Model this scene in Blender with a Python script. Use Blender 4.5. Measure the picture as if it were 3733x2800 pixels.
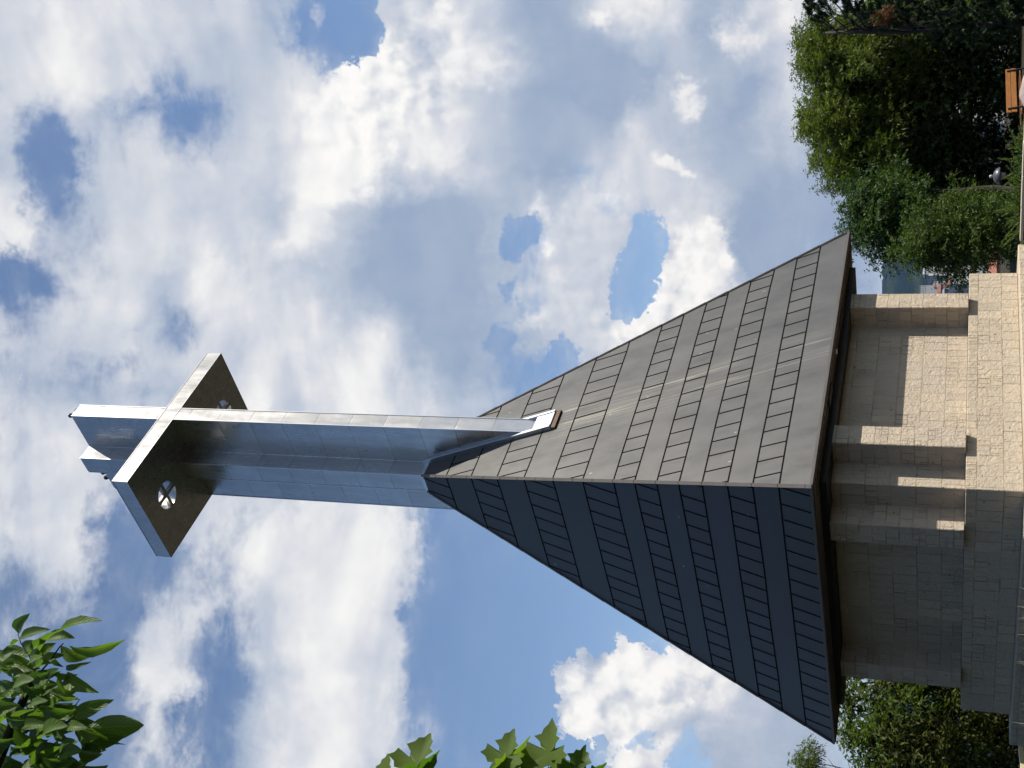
import bpy, bmesh, math, random
import numpy as np
from mathutils import Vector, Matrix
R = math.radians
sc = bpy.context.scene
COL = sc.collection
for o in list(bpy.data.objects): bpy.data.objects.remove(o)

# ------------------------------------------------------------------ camera
F, PITCH, ROLL, YAW = 4315.1, .3651, .0204, .0450
CAM = np.array([.9011, -30.0, -.1958])
_cp, _sp, _cy, _sy = math.cos(PITCH), math.sin(PITCH), math.cos(YAW), math.sin(YAW)
FW = np.array([_sy*_cp, _cy*_cp, _sp]); _r = np.array([_cy, -_sy, 0.]); _u = np.cross(_r, FW)
RT = math.cos(ROLL)*_r + math.sin(ROLL)*_u
UP = -math.sin(ROLL)*_r + math.cos(ROLL)*_u
cam = bpy.data.cameras.new('camera'); camo = bpy.data.objects.new('camera', cam); COL.objects.link(camo)
cam.sensor_fit = 'HORIZONTAL'; cam.sensor_width = 36; cam.lens = 36*F/3733
cam.clip_start = .05; cam.clip_end = 20000
# the phone was held on its side: world up points to the left of the picture
X_, Y_, Z_ = -UP, RT, -FW
camo.matrix_world = Matrix(((X_[0], Y_[0], Z_[0], CAM[0]), (X_[1], Y_[1], Z_[1], CAM[1]), (X_[2], Y_[2], Z_[2], CAM[2]), (0, 0, 0, 1)))
sc.camera = camo

def ray(x, y):
    d = FW + RT*(1400-y)/F + UP*(1866.5-x)/F
    return d/np.linalg.norm(d)
def at(x, y, dist):            # point seen at x, y of the photograph, dist metres off (measured level)
    d = ray(x, y); return Vector(CAM + d*dist/math.hypot(d[0], d[1]))
def atz(x, y, z):
    d = ray(x, y); return Vector(CAM + d*((z-CAM[2])/d[2]))
def project(d):
    z = max(float(d@FW), 1e-3)
    return 1866.5-F*float(d@UP)/z, 1400-F*float(d@RT)/z

# ------------------------------------------------------------------ light
PHI = .8145
ROTZ = PHI-math.pi/2                       # chapel local X looks at the sunny side
NA = np.array([math.sin(PHI), -math.cos(PHI), 0]); NB = np.array([-math.cos(PHI), -math.sin(PHI), 0])
SUN = NA*1.0 - NB*.60 + np.array([0, 0, 1.3]); SUN /= np.linalg.norm(SUN)
sl = bpy.data.lights.new('sun', 'SUN'); sl.energy = 5.0; sl.angle = R(.53); sl.color = (1, .945, .86)
so = bpy.data.objects.new('sun', sl); COL.objects.link(so)
so.rotation_euler = Vector(SUN).to_track_quat('Z', 'Y').to_euler()
sc.view_settings.view_transform = 'Standard'; sc.view_settings.look = 'None'
sc.view_settings.exposure = .55; sc.view_settings.gamma = 1
sc.cycles.use_adaptive_sampling = True; sc.cycles.adaptive_threshold = .015; sc.cycles.adaptive_min_samples = 12
sc.cycles.max_bounces = 8; sc.cycles.diffuse_bounces = 3; sc.cycles.glossy_bounces = 3
sc.cycles.transparent_max_bounces = 8; sc.cycles.volume_bounces = 0

# ------------------------------------------------------------------ node helper
class NT:
    def __init__(s, tree): s.t = tree; s.N = tree.nodes; s.L = tree.links
    def put(s, sock, v):
        if v is None: return
        if isinstance(v, bpy.types.NodeSocket): s.L.new(v, sock)
        elif isinstance(v, (tuple, list)) and sock.type == 'RGBA' and len(v) == 3: sock.default_value = (*v, 1)
        else: sock.default_value = v
    def node(s, kind, ins=None, **props):
        n = s.N.new('ShaderNode'+kind)
        for k, v in props.items(): setattr(n, k, v)
        for k, v in (ins or {}).items(): s.put(n.inputs[k], v)
        return n
    def m(s, op, a, b=None, c=None, clamp=False):
        n = s.node('Math', operation=op, use_clamp=clamp)
        s.put(n.inputs[0], a); s.put(n.inputs[1], b); s.put(n.inputs[2], c); return n.outputs[0]
    def v(s, op, a, b=None, out=0, scale=None):
        n = s.node('VectorMath', operation=op); s.put(n.inputs[0], a); s.put(n.inputs[1], b)
        if scale is not None: s.put(n.inputs['Scale'], scale)
        return n.outputs[out]
    def noise(s, vec, scale, detail=4, rough=.5, dist=0, out=0, **k):
        n = s.node('TexNoise', {'Vector': vec, 'Scale': scale, 'Detail': detail, 'Roughness': rough, 'Distortion': dist}, **k)
        return n.outputs[out]
    def mr(s, v, a, b, c=0., d=1., kind='LINEAR'):
        n = s.node('MapRange', {0: v, 1: a, 2: b, 3: c, 4: d}, interpolation_type=kind); return n.outputs[0]
    def mix(s, f, a, b, mode='MIX'):
        n = s.node('Mix', data_type='RGBA', blend_type=mode); s.put(n.inputs[0], f); s.put(n.inputs[6], a); s.put(n.inputs[7], b)
        return n.outputs[2]
    def ramp(s, f, stops, interp='LINEAR'):
        n = s.node('ValToRGB', {0: f}); cr = n.color_ramp; cr.interpolation = interp
        while len(cr.elements) > 1: cr.elements.remove(cr.elements[-1])
        cr.elements[0].position = stops[0][0]; cr.elements[0].color = (*stops[0][1], 1)
        for p, c in stops[1:]:
            e = cr.elements.new(p); e.color = (*c, 1)
        return n.outputs[0]
def srgb(r, g, b):
    return tuple(((c/255+.055)/1.055)**2.4 if c > 10 else c/255/12.92 for c in (r, g, b))

# ------------------------------------------------------------------ world: Nishita sky with clouds placed by direction
world = bpy.data.worlds.new('World'); sc.world = world; world.use_nodes = True
W = NT(world.node_tree); W.N.clear()
SKY_STRENGTH = .15   # scaled by the Background strength below
sky = W.node('TexSky', sky_type='NISHITA', sun_disc=False)
sky.sun_elevation = math.asin(SUN[2]); sky.sun_rotation = math.atan2(SUN[0], SUN[1])
sky.altitude = 400; sky.air_density = 1.0; sky.dust_density = .6; sky.ozone_density = 1.6
# cover (0 clear .. 9 overcast) and brightness of the clouds, cell by cell; rows by bearing, columns by height
COVER = """
98999999922089999999989998999999
99989889940029999999888999999999
79999699994699999999998889999999
94766247889999999999999888999999
60587957999999999999999999999999
70699999999999999839999998999999
83799799899999999997789999888999
97389999999999991985097888977777
37788899899999995980298888766677
35999799999999976990799888867777
77999388899999954997999888889777
64736988899999952356899888889777
76766689999997953689988888888777
69877788888887763468988888888777
79977777888877653458888888888777
58873677888884112348888888888777
79941388889983211234578888888777
47731388889982111112458888888777
25723667889971100000158888888777
45336764899971010000036878888777
31147733899971010107988888888777
11125723999971000026999987787888
11114616999982300039899988777999
11115617999982300008828888778999""".split()
BRIGHT = """
78878777667768765578965788777777
78877766766677986555655877777777
78887666778999865554585577777777
76766666789998865655776587787777
65677877789988765657866667777777
65677777799877765477776554777777
76677767687655566878777554566666
87687777887655567776788544655666
67777788766555557776699544566777
66787688786665568776899844567777
77787677787875665779999944566777
66768777788875665666799944566777
76666678778887766666788844566777
78777778778887766666788844566777
78877778788877666666688844566777
77786677788886666666688844566777
78876678888886766666677744566777
67866778888886666666667744566777
67777777788876666666667744566777
77666877788876666666679655566777
77668766888776666669999965566888
77777876688876666699998856655888
77777876788777666699879756655888
77777875788776666688865656655888""".split()
CRISP = """
00000000000388300000004720000000
00000000003699300000003720000000
00000000026998400000032520000000
00000000025876300000000330000000
00000000024654200000044200000000
00000000013332112221122000000000
00000000011211112431142000000000
00000000000000024523585000000000
00000000000000024526999300000000
00000000000000023447999300000000
00000000000000012348999000000000
00000000000000012345999000000000
00000000000000012233444000000000
00000000000000111122222000000000
00000000000000111111111000000000
00000000000000111111111000000000
00000000000000111122222000000000
00000000000000000123444000000000
00000000000000000345666000000000
00000000000000000578999000000000
00000000000000000799999600000000
00000000000000000899999600000022
00000000000000000899987400000044
00000000000000000798765200000044""".split()
G = np.array([[[int(ch) for ch in row] for row in g] for g in (COVER, BRIGHT, CRISP)], float)/9
def cell(x, y):
    a = min(max(x/116.66-.5, 0), 30.999); b = min(max(y/116.67-.5, 0), 22.999)
    i, j = int(a), int(b); a -= i; b -= j
    return (G[:, j, i]*(1-a)+G[:, j, i+1]*a)*(1-b)+(G[:, j+1, i]*(1-a)+G[:, j+1, i+1]*a)*b
AZ0, AZ1, NR = -21.5, 25.5, 32
EL0, EL1 = -3., 46.6
tc = W.node('TexCoord').outputs['Generated']
d0 = W.v('NORMALIZE', tc)
# ragged edges: displace the direction by fractal noise before looking the cover up
wn = W.noise(d0, 12, 6, .68, out=1)
warp = W.v('SCALE', W.v('SUBTRACT', wn, (.5, .5, .5)), scale=.078)
wn2 = W.noise(d0, 44, 5, .65, out=1)
warp2 = W.v('SCALE', W.v('SUBTRACT', wn2, (.5, .5, .5)), scale=.026)
dw = W.v('NORMALIZE', W.v('ADD', W.v('ADD', d0, warp), warp2))
sx = W.node('SeparateXYZ', {0: dw}).outputs
az = W.m('ARCTAN2', sx[0], sx[1]); el = W.m('ARCSINE', sx[2])
azd = W.m('MULTIPLY', az, 180/math.pi); eld = W.m('MULTIPLY', el, 180/math.pi)
ec = W.mr(eld, EL0, EL1)
ai = W.mr(azd, AZ0, AZ1, 0, NR-1)
res = None
for j in range(NR):
    a = R(AZ0+(AZ1-AZ0)*j/(NR-1)); stops = []
    for i in range(32):
        e = R(EL0+(EL1-EL0)*i/31)
        c = cell(*project(np.array([math.sin(a)*math.cos(e), math.cos(a)*math.cos(e), math.sin(e)])))
        stops.append((i/31, tuple(float(v) for v in c)))
    rr = W.ramp(ec, stops, 'CARDINAL')
    res = rr if res is None else W.mix(W.m('SUBTRACT', ai, float(j-1), clamp=True), res, rr)
ch = W.node('SeparateColor', {0: res}).outputs
inside = W.m('MULTIPLY', W.mr(W.m('ABSOLUTE', W.m('SUBTRACT', azd, 2.)), 23, 34, 1, 0, 'SMOOTHSTEP'), W.mr(eld, 47, 56, 1, 0, 'SMOOTHSTEP'))
def lerp(a, b): return W.m('ADD', W.m('MULTIPLY', inside, a), W.m('MULTIPLY', W.m('SUBTRACT', 1., inside), b))
gen = W.mr(W.noise(d0, 2.6, 3, .5), .46, .68, .0, .38)
# single heads and gaps finer than the cells: (x, y, radius in pixels of the photograph, strength)
cadd = None; badd = None
for x, y, r_, s_ in [(1885, 845, 62, -.9), (1925, 800, 45, -.7), (1860, 920, 40, -.6), (2345, 885, 80, -.75), (2290, 985, 80, -.8), (2310, 1080, 55, -.8), (2275, 1125, 42, -.8), (2085, 1290, 50, -.7), (1835, 1090, 40, -.6), (1830, 1240, 45, -.6), (1960, 1240, 60, .5),
                     (1420, 60, 70, .9), (1400, 190, 60, .8), (1345, 270, 55, .8), (1175, 62, 45, .7), (1260, 300, 40, .6), (2490, 960, 90, .7), (2400, 1180, 80, .7), (2215, 900, 70, .6), (2210, 1040, 70, .6), (2150, 1160, 60, .4), (2440, 760, 80, .5),
                     (2330, 2720, 60, -.6), (2480, 2520, 75, .6), (2140, 2500, 105, 1.), (2250, 2470, 110, 1.), (2090, 2620, 60, .8), (2360, 2420, 95, .9), (2190, 2600, 80, .8), (2400, 2520, 90, .7), (1480, 2200, 40, -.3), (1520, 2500, 40, -.25), (700, 2480, 70, .35), (760, 2200, 60, .3), (1130, 2320, 50, .3)]:
    c_ = ray(x, y); g1 = W.mr(W.v('DISTANCE', dw, tuple(float(v) for v in c_), 1), .35*r_/F, 1.5*r_/F, s_, 0., 'SMOOTHSTEP')
    cadd = g1 if cadd is None else W.m('ADD', cadd, g1)
for x, y, r_, s_ in [(1300, 500, 130, .14), (1330, 330, 100, .16), (1400, 200, 80, .14), (1180, 540, 60, .14), (1170, 660, 60, .12), (1640, 560, 90, .06), (2560, 950, 70, .26), (2480, 1060, 100, .28), (2350, 1180, 70, .24), (2610, 880, 45, .2), (1950, 760, 50, .16), (2490, 310, 35, .2), (2530, 370, 35, .2), (2420, 570, 40, .22), (2460, 620, 30, .18), (2640, 110, 45, .16), (2690, 160, 50, .16), (2180, 60, 50, .2), (1990, 900, 50, .12), (1960, 1180, 50, .14), (2480, 2530, 90, .16), (2290, 2400, 80, .14), (2080, 2540, 80, .12),
                     (1560, 320, 200, -.10), (1500, 900, 220, -.12), (1650, 1250, 160, -.10), (2760, 880, 130, -.14), (2250, 2560, 90, -.16), (2650, 2560, 150, -.12), (2300, 300, 150, -.08), (2550, 480, 160, -.07)]:
    c_ = ray(x, y); g1 = W.mr(W.v('DISTANCE', dw, tuple(float(v) for v in c_), 1), .2*r_/F, 1.6*r_/F, s_, 0., 'SMOOTHSTEP')
    badd = g1 if badd is None else W.m('ADD', badd, g1)
sunny = W.mr(W.v('DOT_PRODUCT', d0, tuple(float(c) for c in SUN), 1), .72, .95, 0, .95, 'SMOOTHSTEP')
gen = W.m('MAXIMUM', gen, sunny)
cov = lerp(W.m('ADD', W.mr(ch[0], .17, .95), cadd, clamp=True), gen)
bri = lerp(W.m('ADD', ch[1], badd), W.m('ADD', .74, W.m('MULTIPLY', sunny, .2)))
cri = W.m('MULTIPLY', inside, ch[2], clamp=True)
def heap(vec):
    v1 = W.node('TexVoronoi', {'Vector': W.v('ADD', vec, W.v('SCALE', W.v('SUBTRACT', W.noise(vec, 60, 2, .6, out=1), (.5, .5, .5)), scale=.02)), 'Scale': 40., 'Detail': 1.2, 'Roughness': .45}, feature='F1', normalize=True).outputs[0]
    v2 = W.noise(vec, 30, 4, .52)
    return W.m('ADD', W.m('MULTIPLY', v1, -1.1), W.m('MULTIPLY', v2, .9))
# high thin cloud is drawn out sideways, low cloud is heaped
st = W.node('Mapping', {'Vector': d0, 'Rotation': (.0, .12, .0), 'Scale': (.5, .8, 1.25)}).outputs[0]
nA_ = W.noise(st, 12, 8, .62, .5)
nB_ = W.noise(d0, 46, 6, .62, .2)
nC_ = W.noise(st, 34, 6, .66, .4)
hp0 = heap(d0)
k = W.m('ADD', W.m('MULTIPLY', W.m('SUBTRACT', nA_, .5), W.m('SUBTRACT', 1.30, W.m('MULTIPLY', cri, .85))), W.m('MULTIPLY', W.m('SUBTRACT', nB_, .5), .34))
k = W.m('ADD', k, W.m('MULTIPLY', W.m('SUBTRACT', nC_, .5), W.m('SUBTRACT', .85, W.m('MULTIPLY', cri, .6))))
k = W.m('ADD', k, W.m('MULTIPLY', W.m('ADD', hp0, -.02), W.m('MULTIPLY', cri, .55)))
dens = W.m('ADD', cov, k)
lo = W.m('ADD', .20, W.m('MULTIPLY', cri, .28)); hi = W.m('SUBTRACT', .92, W.m('MULTIPLY', cri, .30))
mr = W.node('MapRange', {0: dens, 1: lo, 2: hi, 3: 0., 4: 1.}, interpolation_type='SMOOTHSTEP')
veil = W.m('MULTIPLY', W.mr(W.m('ADD', W.m('MULTIPLY', nA_, .6), W.m('MULTIPLY', nC_, .5)), .42, .72, 0, 1, 'SMOOTHSTEP'), W.m('MULTIPLY', inside, W.mr(ch[0], .02, .55, .02, .55)))
mask = W.m('ADD', mr.outputs[0], W.m('MULTIPLY', W.m('SUBTRACT', 1., mr.outputs[0]), veil), clamp=True)
# relief: the cloud noise against itself a little way towards the sun
sdir = tuple(float(c) for c in (RT*.62+UP*.78))
def soft(vec): return W.noise(vec, 11, 6, .55, .35)
h0 = hp0; h1 = heap(W.v('ADD', d0, tuple(c*.010 for c in sdir)))
s1 = soft(W.v('ADD', st, tuple(c*.022 for c in sdir)))
lit = W.mr(bri, .55, .85, .25, 1.)
rel_c = W.m('MULTIPLY', W.m('MULTIPLY', W.m('SUBTRACT', h0, h1), lit), W.m('MULTIPLY', W.m('ADD', cri, .08), .60))
rel_s = W.m('MULTIPLY', W.m('SUBTRACT', soft(st), s1), W.m('MULTIPLY', lit, W.m('SUBTRACT', .62, W.m('MULTIPLY', cri, .4))))
tone = W.m('ADD', W.mr(bri, .55, .95, .475, .93), W.m('ADD', rel_c, rel_s))
tone = W.m('ADD', tone, W.m('MULTIPLY', W.m('SUBTRACT', nB_, .5), .09))
ccol = W.ramp(tone, [(.30, srgb(128, 146, 178)), (.45, srgb(154, 171, 197)), (.56, srgb(174, 187, 206)), (.67, srgb(194, 202, 216)), (.78, srgb(216, 219, 226)), (.88, srgb(238, 238, 238)), (1.0, srgb(255, 253, 250))])
warm = W.mr(eld, 2, 20, 1, 0)
ccol = W.mix(W.m('MULTIPLY', warm, .55), ccol, W.mix(1., ccol, (1., .955, .90), 'MULTIPLY'))
skyc = W.v('SCALE', W.mix(1., sky.outputs[0], (1.0, 1.0, 1.0), 'MULTIPLY'), scale=SKY_STRENGTH)
# thin veil inside clear patches
final = W.mix(mask, skyc, ccol)
below = W.mr(eld, -8, -1)
final = W.mix(below, srgb(60, 66, 58), final)
bg = W.node('Background', {0: final, 1: .683})
bg.inputs[0].default_value = (0, 0, 0, 1)
W.L.new(final, bg.inputs[0])
out = W.node('OutputWorld'); W.L.new(bg.outputs[0], out.inputs[0])
world.cycles.sampling_method = 'MANUAL'; world.cycles.sample_map_resolution = 512

# ------------------------------------------------------------------ mesh helpers
random.seed(7); rng = np.random.default_rng(7)
class MB:
    def __init__(s): s.v = []; s.f = []; s.mi = []; s.sm = []
    def poly(s, pts, mi=0, smooth=False):
        n = len(s.v); s.v += [tuple(p) for p in pts]; s.f.append(tuple(range(n, n+len(pts)))); s.mi.append(mi); s.sm.append(smooth)
    def box(s, x0, x1, y0, y1, z0, z1, mi=0, skip=''):
        n = len(s.v)
        s.v += [(x, y, z) for z in (z0, z1) for y in (y0, y1) for x in (x0, x1)]
        for name, f in (('b', (0, 2, 3, 1)), ('t', (4, 5, 7, 6)), ('s', (0, 1, 5, 4)), ('n', (2, 6, 7, 3)), ('w', (0, 4, 6, 2)), ('e', (1, 3, 7, 5))):
            if name in skip: continue
            s.f.append(tuple(n+i for i in f)); s.mi.append(mi); s.sm.append(False)
    def prism(s, pts, z0, z1, mi=0, caps=True):
        n = len(s.v); k = len(pts)
        s.v += [(p[0], p[1], z0) for p in pts]+[(p[0], p[1], z1) for p in pts]
        for i in range(k):
            j = (i+1) % k; s.f.append((n+i, n+j, n+k+j, n+k+i)); s.mi.append(mi); s.sm.append(False)
        if caps:
            s.f.append(tuple(n+i for i in reversed(range(k)))); s.f.append(tuple(n+k+i for i in range(k))); s.mi += [mi, mi]; s.sm += [False, False]
    def bar(s, a, b, w, h, up=(0, 0, 1), mi=0):          # box of width w, height h along a-b
        a, b, up = Vector(a), Vector(b), Vector(up); d = (b-a).normalized(); sd = d.cross(up).normalized(); u = sd.cross(d)
        n = len(s.v)
        for p in (a, b):
            for q in ((-1, -1), (1, -1), (1, 1), (-1, 1)): s.v.append(tuple(p+sd*(q[0]*w/2)+u*(q[1]*h/2)))
        for f in ((0, 1, 5, 4), (1, 2, 6, 5), (2, 3, 7, 6), (3, 0, 4, 7), (0, 3, 2, 1), (4, 5, 6, 7)):
            s.f.append(tuple(n+i for i in f)); s.mi.append(mi); s.sm.append(False)
    def tube(s, pts, rad, seg=7, mi=0, cap=True):
        pts = [Vector(p) for p in pts]; n0 = len(s.v); prev = None
        for i, p in enumerate(pts):
            d = (pts[min(i+1, len(pts)-1)]-pts[max(i-1, 0)]).normalized()
            a = (prev - d*prev.dot(d)) if prev is not None else d.orthogonal()
            a = a.normalized() if a.length > 1e-6 else d.orthogonal().normalized(); prev = a; b = d.cross(a)
            for k in range(seg):
                t = 2*math.pi*k/seg; s.v.append(tuple(p+(a*math.cos(t)+b*math.sin(t))*rad[i]))
        for i in range(len(pts)-1):
            for k in range(seg):
                k2 = (k+1) % seg; s.f.append((n0+i*seg+k, n0+i*seg+k2, n0+(i+1)*seg+k2, n0+(i+1)*seg+k)); s.mi.append(mi); s.sm.append(True)
        if cap:
            s.f.append(tuple(n0+k for k in reversed(range(seg)))); s.f.append(tuple(n0+(len(pts)-1)*seg+k for k in range(seg))); s.mi += [mi, mi]; s.sm += [False, False]
    def lathe(s, c, prof, seg=20, mi=0):
        n0 = len(s.v)
        for r_, z in prof:
            for k in range(seg):
                t = 2*math.pi*k/seg; s.v.append((c[0]+r_*math.cos(t), c[1]+r_*math.sin(t), c[2]+z))
        for i in range(len(prof)-1):
            for k in range(seg):
                k2 = (k+1) % seg; s.f.append((n0+i*seg+k, n0+i*seg+k2, n0+(i+1)*seg+k2, n0+(i+1)*seg+k)); s.mi.append(mi); s.sm.append(True)
    def build(s, name, mats, parent=None, bevel=0, fix=True):
        me = bpy.data.meshes.new(name); me.from_pydata(s.v, [], s.f)
        for m_ in (mats if isinstance(mats, (list, tuple)) else [mats]): me.materials.append(m_)
        me.polygons.foreach_set('material_index', s.mi); me.polygons.foreach_set('use_smooth', s.sm)
        if fix:
            bm = bmesh.new(); bm.from_mesh(me); bmesh.ops.recalc_face_normals(bm, faces=bm.faces)
            if bevel: bmesh.ops.bevel(bm, geom=[e for e in bm.edges if len(e.link_faces) == 2 and e.calc_face_angle(0) > .5], offset=bevel, segments=1, affect='EDGES')
            bm.to_mesh(me); bm.free()
        uv = me.uv_layers.new(name='UVMap').data
        P = np.array([v.co for v in me.vertices])
        for p in me.polygons:
            n = p.normal
            for li in p.loop_indices:
                c = P[me.loops[li].vertex_index]
                uv[li].uv = (c[0], c[1]) if abs(n.z) > .75 else ((c[1], c[2]) if abs(n.x) > abs(n.y) else (c[0], c[2]))
        o = bpy.data.objects.new(name, me); COL.objects.link(o)
        if parent: o.parent = parent
        return o
def tag(o, label, cat, group=None):
    o['label'] = label; o['category'] = cat
    if group: o['group'] = group
    return o
def empty(name, loc, rz=0, label=None, cat=None, group=None):
    o = bpy.data.objects.new(name, None); COL.objects.link(o); o.location = loc; o.rotation_euler = (0, 0, rz); o.empty_display_size = .3
    if label: tag(o, label, cat, group)
    return o
def struct(o): o['kind'] = 'structure'; return o
def stuff(o): o['kind'] = 'stuff'; return o

# ------------------------------------------------------------------ materials
def mat(name):
    m_ = bpy.data.materials.new(name); m_.use_nodes = True; n = NT(m_.node_tree)
    return m_, n, n.N['Principled BSDF']
def simple(name, col, rough=.6, metal=0., var=.15, scale=6., bump=0.):
    m_, n, b = mat(name); g = n.node('TexCoord').outputs['Object']
    f = n.noise(g, scale, 5, .6)
    n.put(b.inputs['Base Color'], n.mix(f, tuple(c*(1-var) for c in col), tuple(min(1, c*(1+var)) for c in col)))
    n.put(b.inputs['Roughness'], rough); n.put(b.inputs['Metallic'], metal)
    if bump:
        bp = n.node('Bump', {'Height': n.noise(g, scale*3, 5, .6), 'Strength': bump, 'Distance': .02}); n.L.new(bp.outputs[0], b.inputs['Normal'])
    return m_
def steel(name, rough=.24, col=(.50, .49, .475), tilt=.05, seam=1.063, z0=14.52):
    m_, n, b = mat(name); g = n.node('TexCoord').outputs['Object']; xyz = n.node('SeparateXYZ', {0: g}).outputs
    row = n.m('FLOOR', n.m('DIVIDE', n.m('SUBTRACT', xyz[2], z0), seam))
    fr = n.m('FRACT', n.m('DIVIDE', n.m('SUBTRACT', xyz[2], z0), seam))
    wob = n.m('MULTIPLY', n.m('SUBTRACT', n.noise(g, 3, 3), .5), .012)
    e = n.m('ABSOLUTE', n.m('SUBTRACT', n.m('ADD', fr, wob), .0))
    line = n.m('MAXIMUM', n.mr(e, .0, .022, 1, 0), n.mr(e, .978, 1., 0, 1))
    wnz = n.node('TexWhiteNoise', {'W': row}, noise_dimensions='1D').outputs[1]
    geo = n.node('NewGeometry').outputs['Normal']
    t = n.v('SCALE', n.v('SUBTRACT', wnz, (.5, .5, .5)), scale=tilt)
    soft_ = n.noise(g, 1.6, 2, .5, out=1)
    t2 = n.v('SCALE', n.v('SUBTRACT', soft_, (.5, .5, .5)), scale=tilt*1.9)
    nn = n.v('NORMALIZE', n.v('ADD', geo, n.v('ADD', t, t2)))
    bump = n.node('Bump', {'Height': n.m('ADD', n.m('MULTIPLY', n.noise(g, 2.2, 1.5, .5), .7), n.m('MULTIPLY', line, -.25)), 'Strength': .40, 'Distance': .03, 'Normal': nn})
    n.L.new(bump.outputs[0], b.inputs['Normal'])
    st = n.node('Mapping', {'Vector': g, 'Scale': (4., 4., .6)}).outputs[0]
    streak = n.noise(st, 1.1, 2.5, .5)
    c = n.mix(n.mr(streak, .35, .7), col, tuple(x*.86 for x in col))
    c = n.mix(n.m('MULTIPLY', line, .55), c, (.16, .15, .14))
    n.put(b.inputs['Base Color'], c); n.put(b.inputs['Metallic'], 1.)
    n.put(b.inputs['Roughness'], n.mr(streak, .3, .75, rough, rough+.12))
    return m_
M = {}
M['steel'] = steel('brushed_steel')
M['steel_trim'] = simple('steel_trim', (.55, .56, .57), .32, 1., .1, 3)
def roofmat():
    m_, n, b = mat('anthracite_sheet'); g = n.node('TexCoord').outputs['Object']; xyz = n.node('SeparateXYZ', {0: g}).outputs
    st = n.node('Mapping', {'Vector': g, 'Scale': (1.1, 1.1, .28)}).outputs[0]
    f = n.noise(st, 1.7, 6, .62)
    c = n.mix(n.mr(f, .3, .72), (.060, .059, .056), (.072, .070, .067))
    # pale run marks below the foot of the cross and bird droppings
    fx = n.m('ABSOLUTE', xyz[1]); d1 = n.mr(n.m('ABSOLUTE', n.m('SUBTRACT', fx, .26)), .0, .17, 1, 0, 'SMOOTHSTEP')
    run = n.noise(n.node('Mapping', {'Vector': g, 'Scale': (.25, 12., .25)}).outputs[0], 1.4, 4, .7)
    down = n.m('MULTIPLY', n.mr(xyz[2], 9.9, 9.5, 0, 1), n.mr(xyz[2], 2., 8.5, .35, 1))
    front = n.m('GREATER_THAN', xyz[0], 1.2)
    s_ = n.m('MULTIPLY', n.m('MULTIPLY', d1, n.mr(run, .48, .68)), n.m('MULTIPLY', down, front))
    d2 = n.mr(n.m('ABSOLUTE', xyz[1]), .3, 1.1, 1, 0, 'SMOOTHSTEP')
    s2 = n.m('MULTIPLY', n.m('MULTIPLY', d2, n.mr(run, .45, .75)), n.m('MULTIPLY', down, n.m('MULTIPLY', front, .35)))
    c = n.mix(n.m('MULTIPLY', n.m('MAXIMUM', s_, s2), .62), c, (.36, .34, .25))
    vo = n.node('TexVoronoi', {'Vector': n.node('Mapping', {'Vector': g, 'Scale': (1., 2.6, 1.)}).outputs[0], 'Scale': .9, 'Randomness': 1.}).outputs
    sp = n.m('MULTIPLY', n.m('LESS_THAN', n.m('ADD', vo[0], n.m('MULTIPLY', n.noise(g, 18, 3), .05)), .065), .5)
    c = n.mix(sp, c, (.30, .29, .26))
    n.put(b.inputs['Base Color'], c); n.put(b.inputs['Roughness'], n.mr(f, .3, .7, .36, .50)); n.put(b.inputs['Metallic'], .35)
    n.put(b.inputs['Specular IOR Level'], .35)
    bp = n.node('Bump', {'Height': n.noise(st, 1.2, 4, .5), 'Strength': .10, 'Distance': .05}); n.L.new(bp.outputs[0], b.inputs['Normal'])
    return m_
M['roof'] = roofmat()
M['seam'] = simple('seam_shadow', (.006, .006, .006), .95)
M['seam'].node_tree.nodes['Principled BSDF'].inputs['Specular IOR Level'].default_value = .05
M['ridge'] = simple('ridge_sheet', (.13, .115, .10), .5, .4, .2, 3)
M['soffit'] = simple('soffit_sheet', (.085, .058, .040), .6, .1, .2, 3)
M['black'] = simple('black_beam', (.008, .008, .008), .6)
M['dark_metal'] = simple('dark_metal', (.02, .02, .022), .4, .6)
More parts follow.
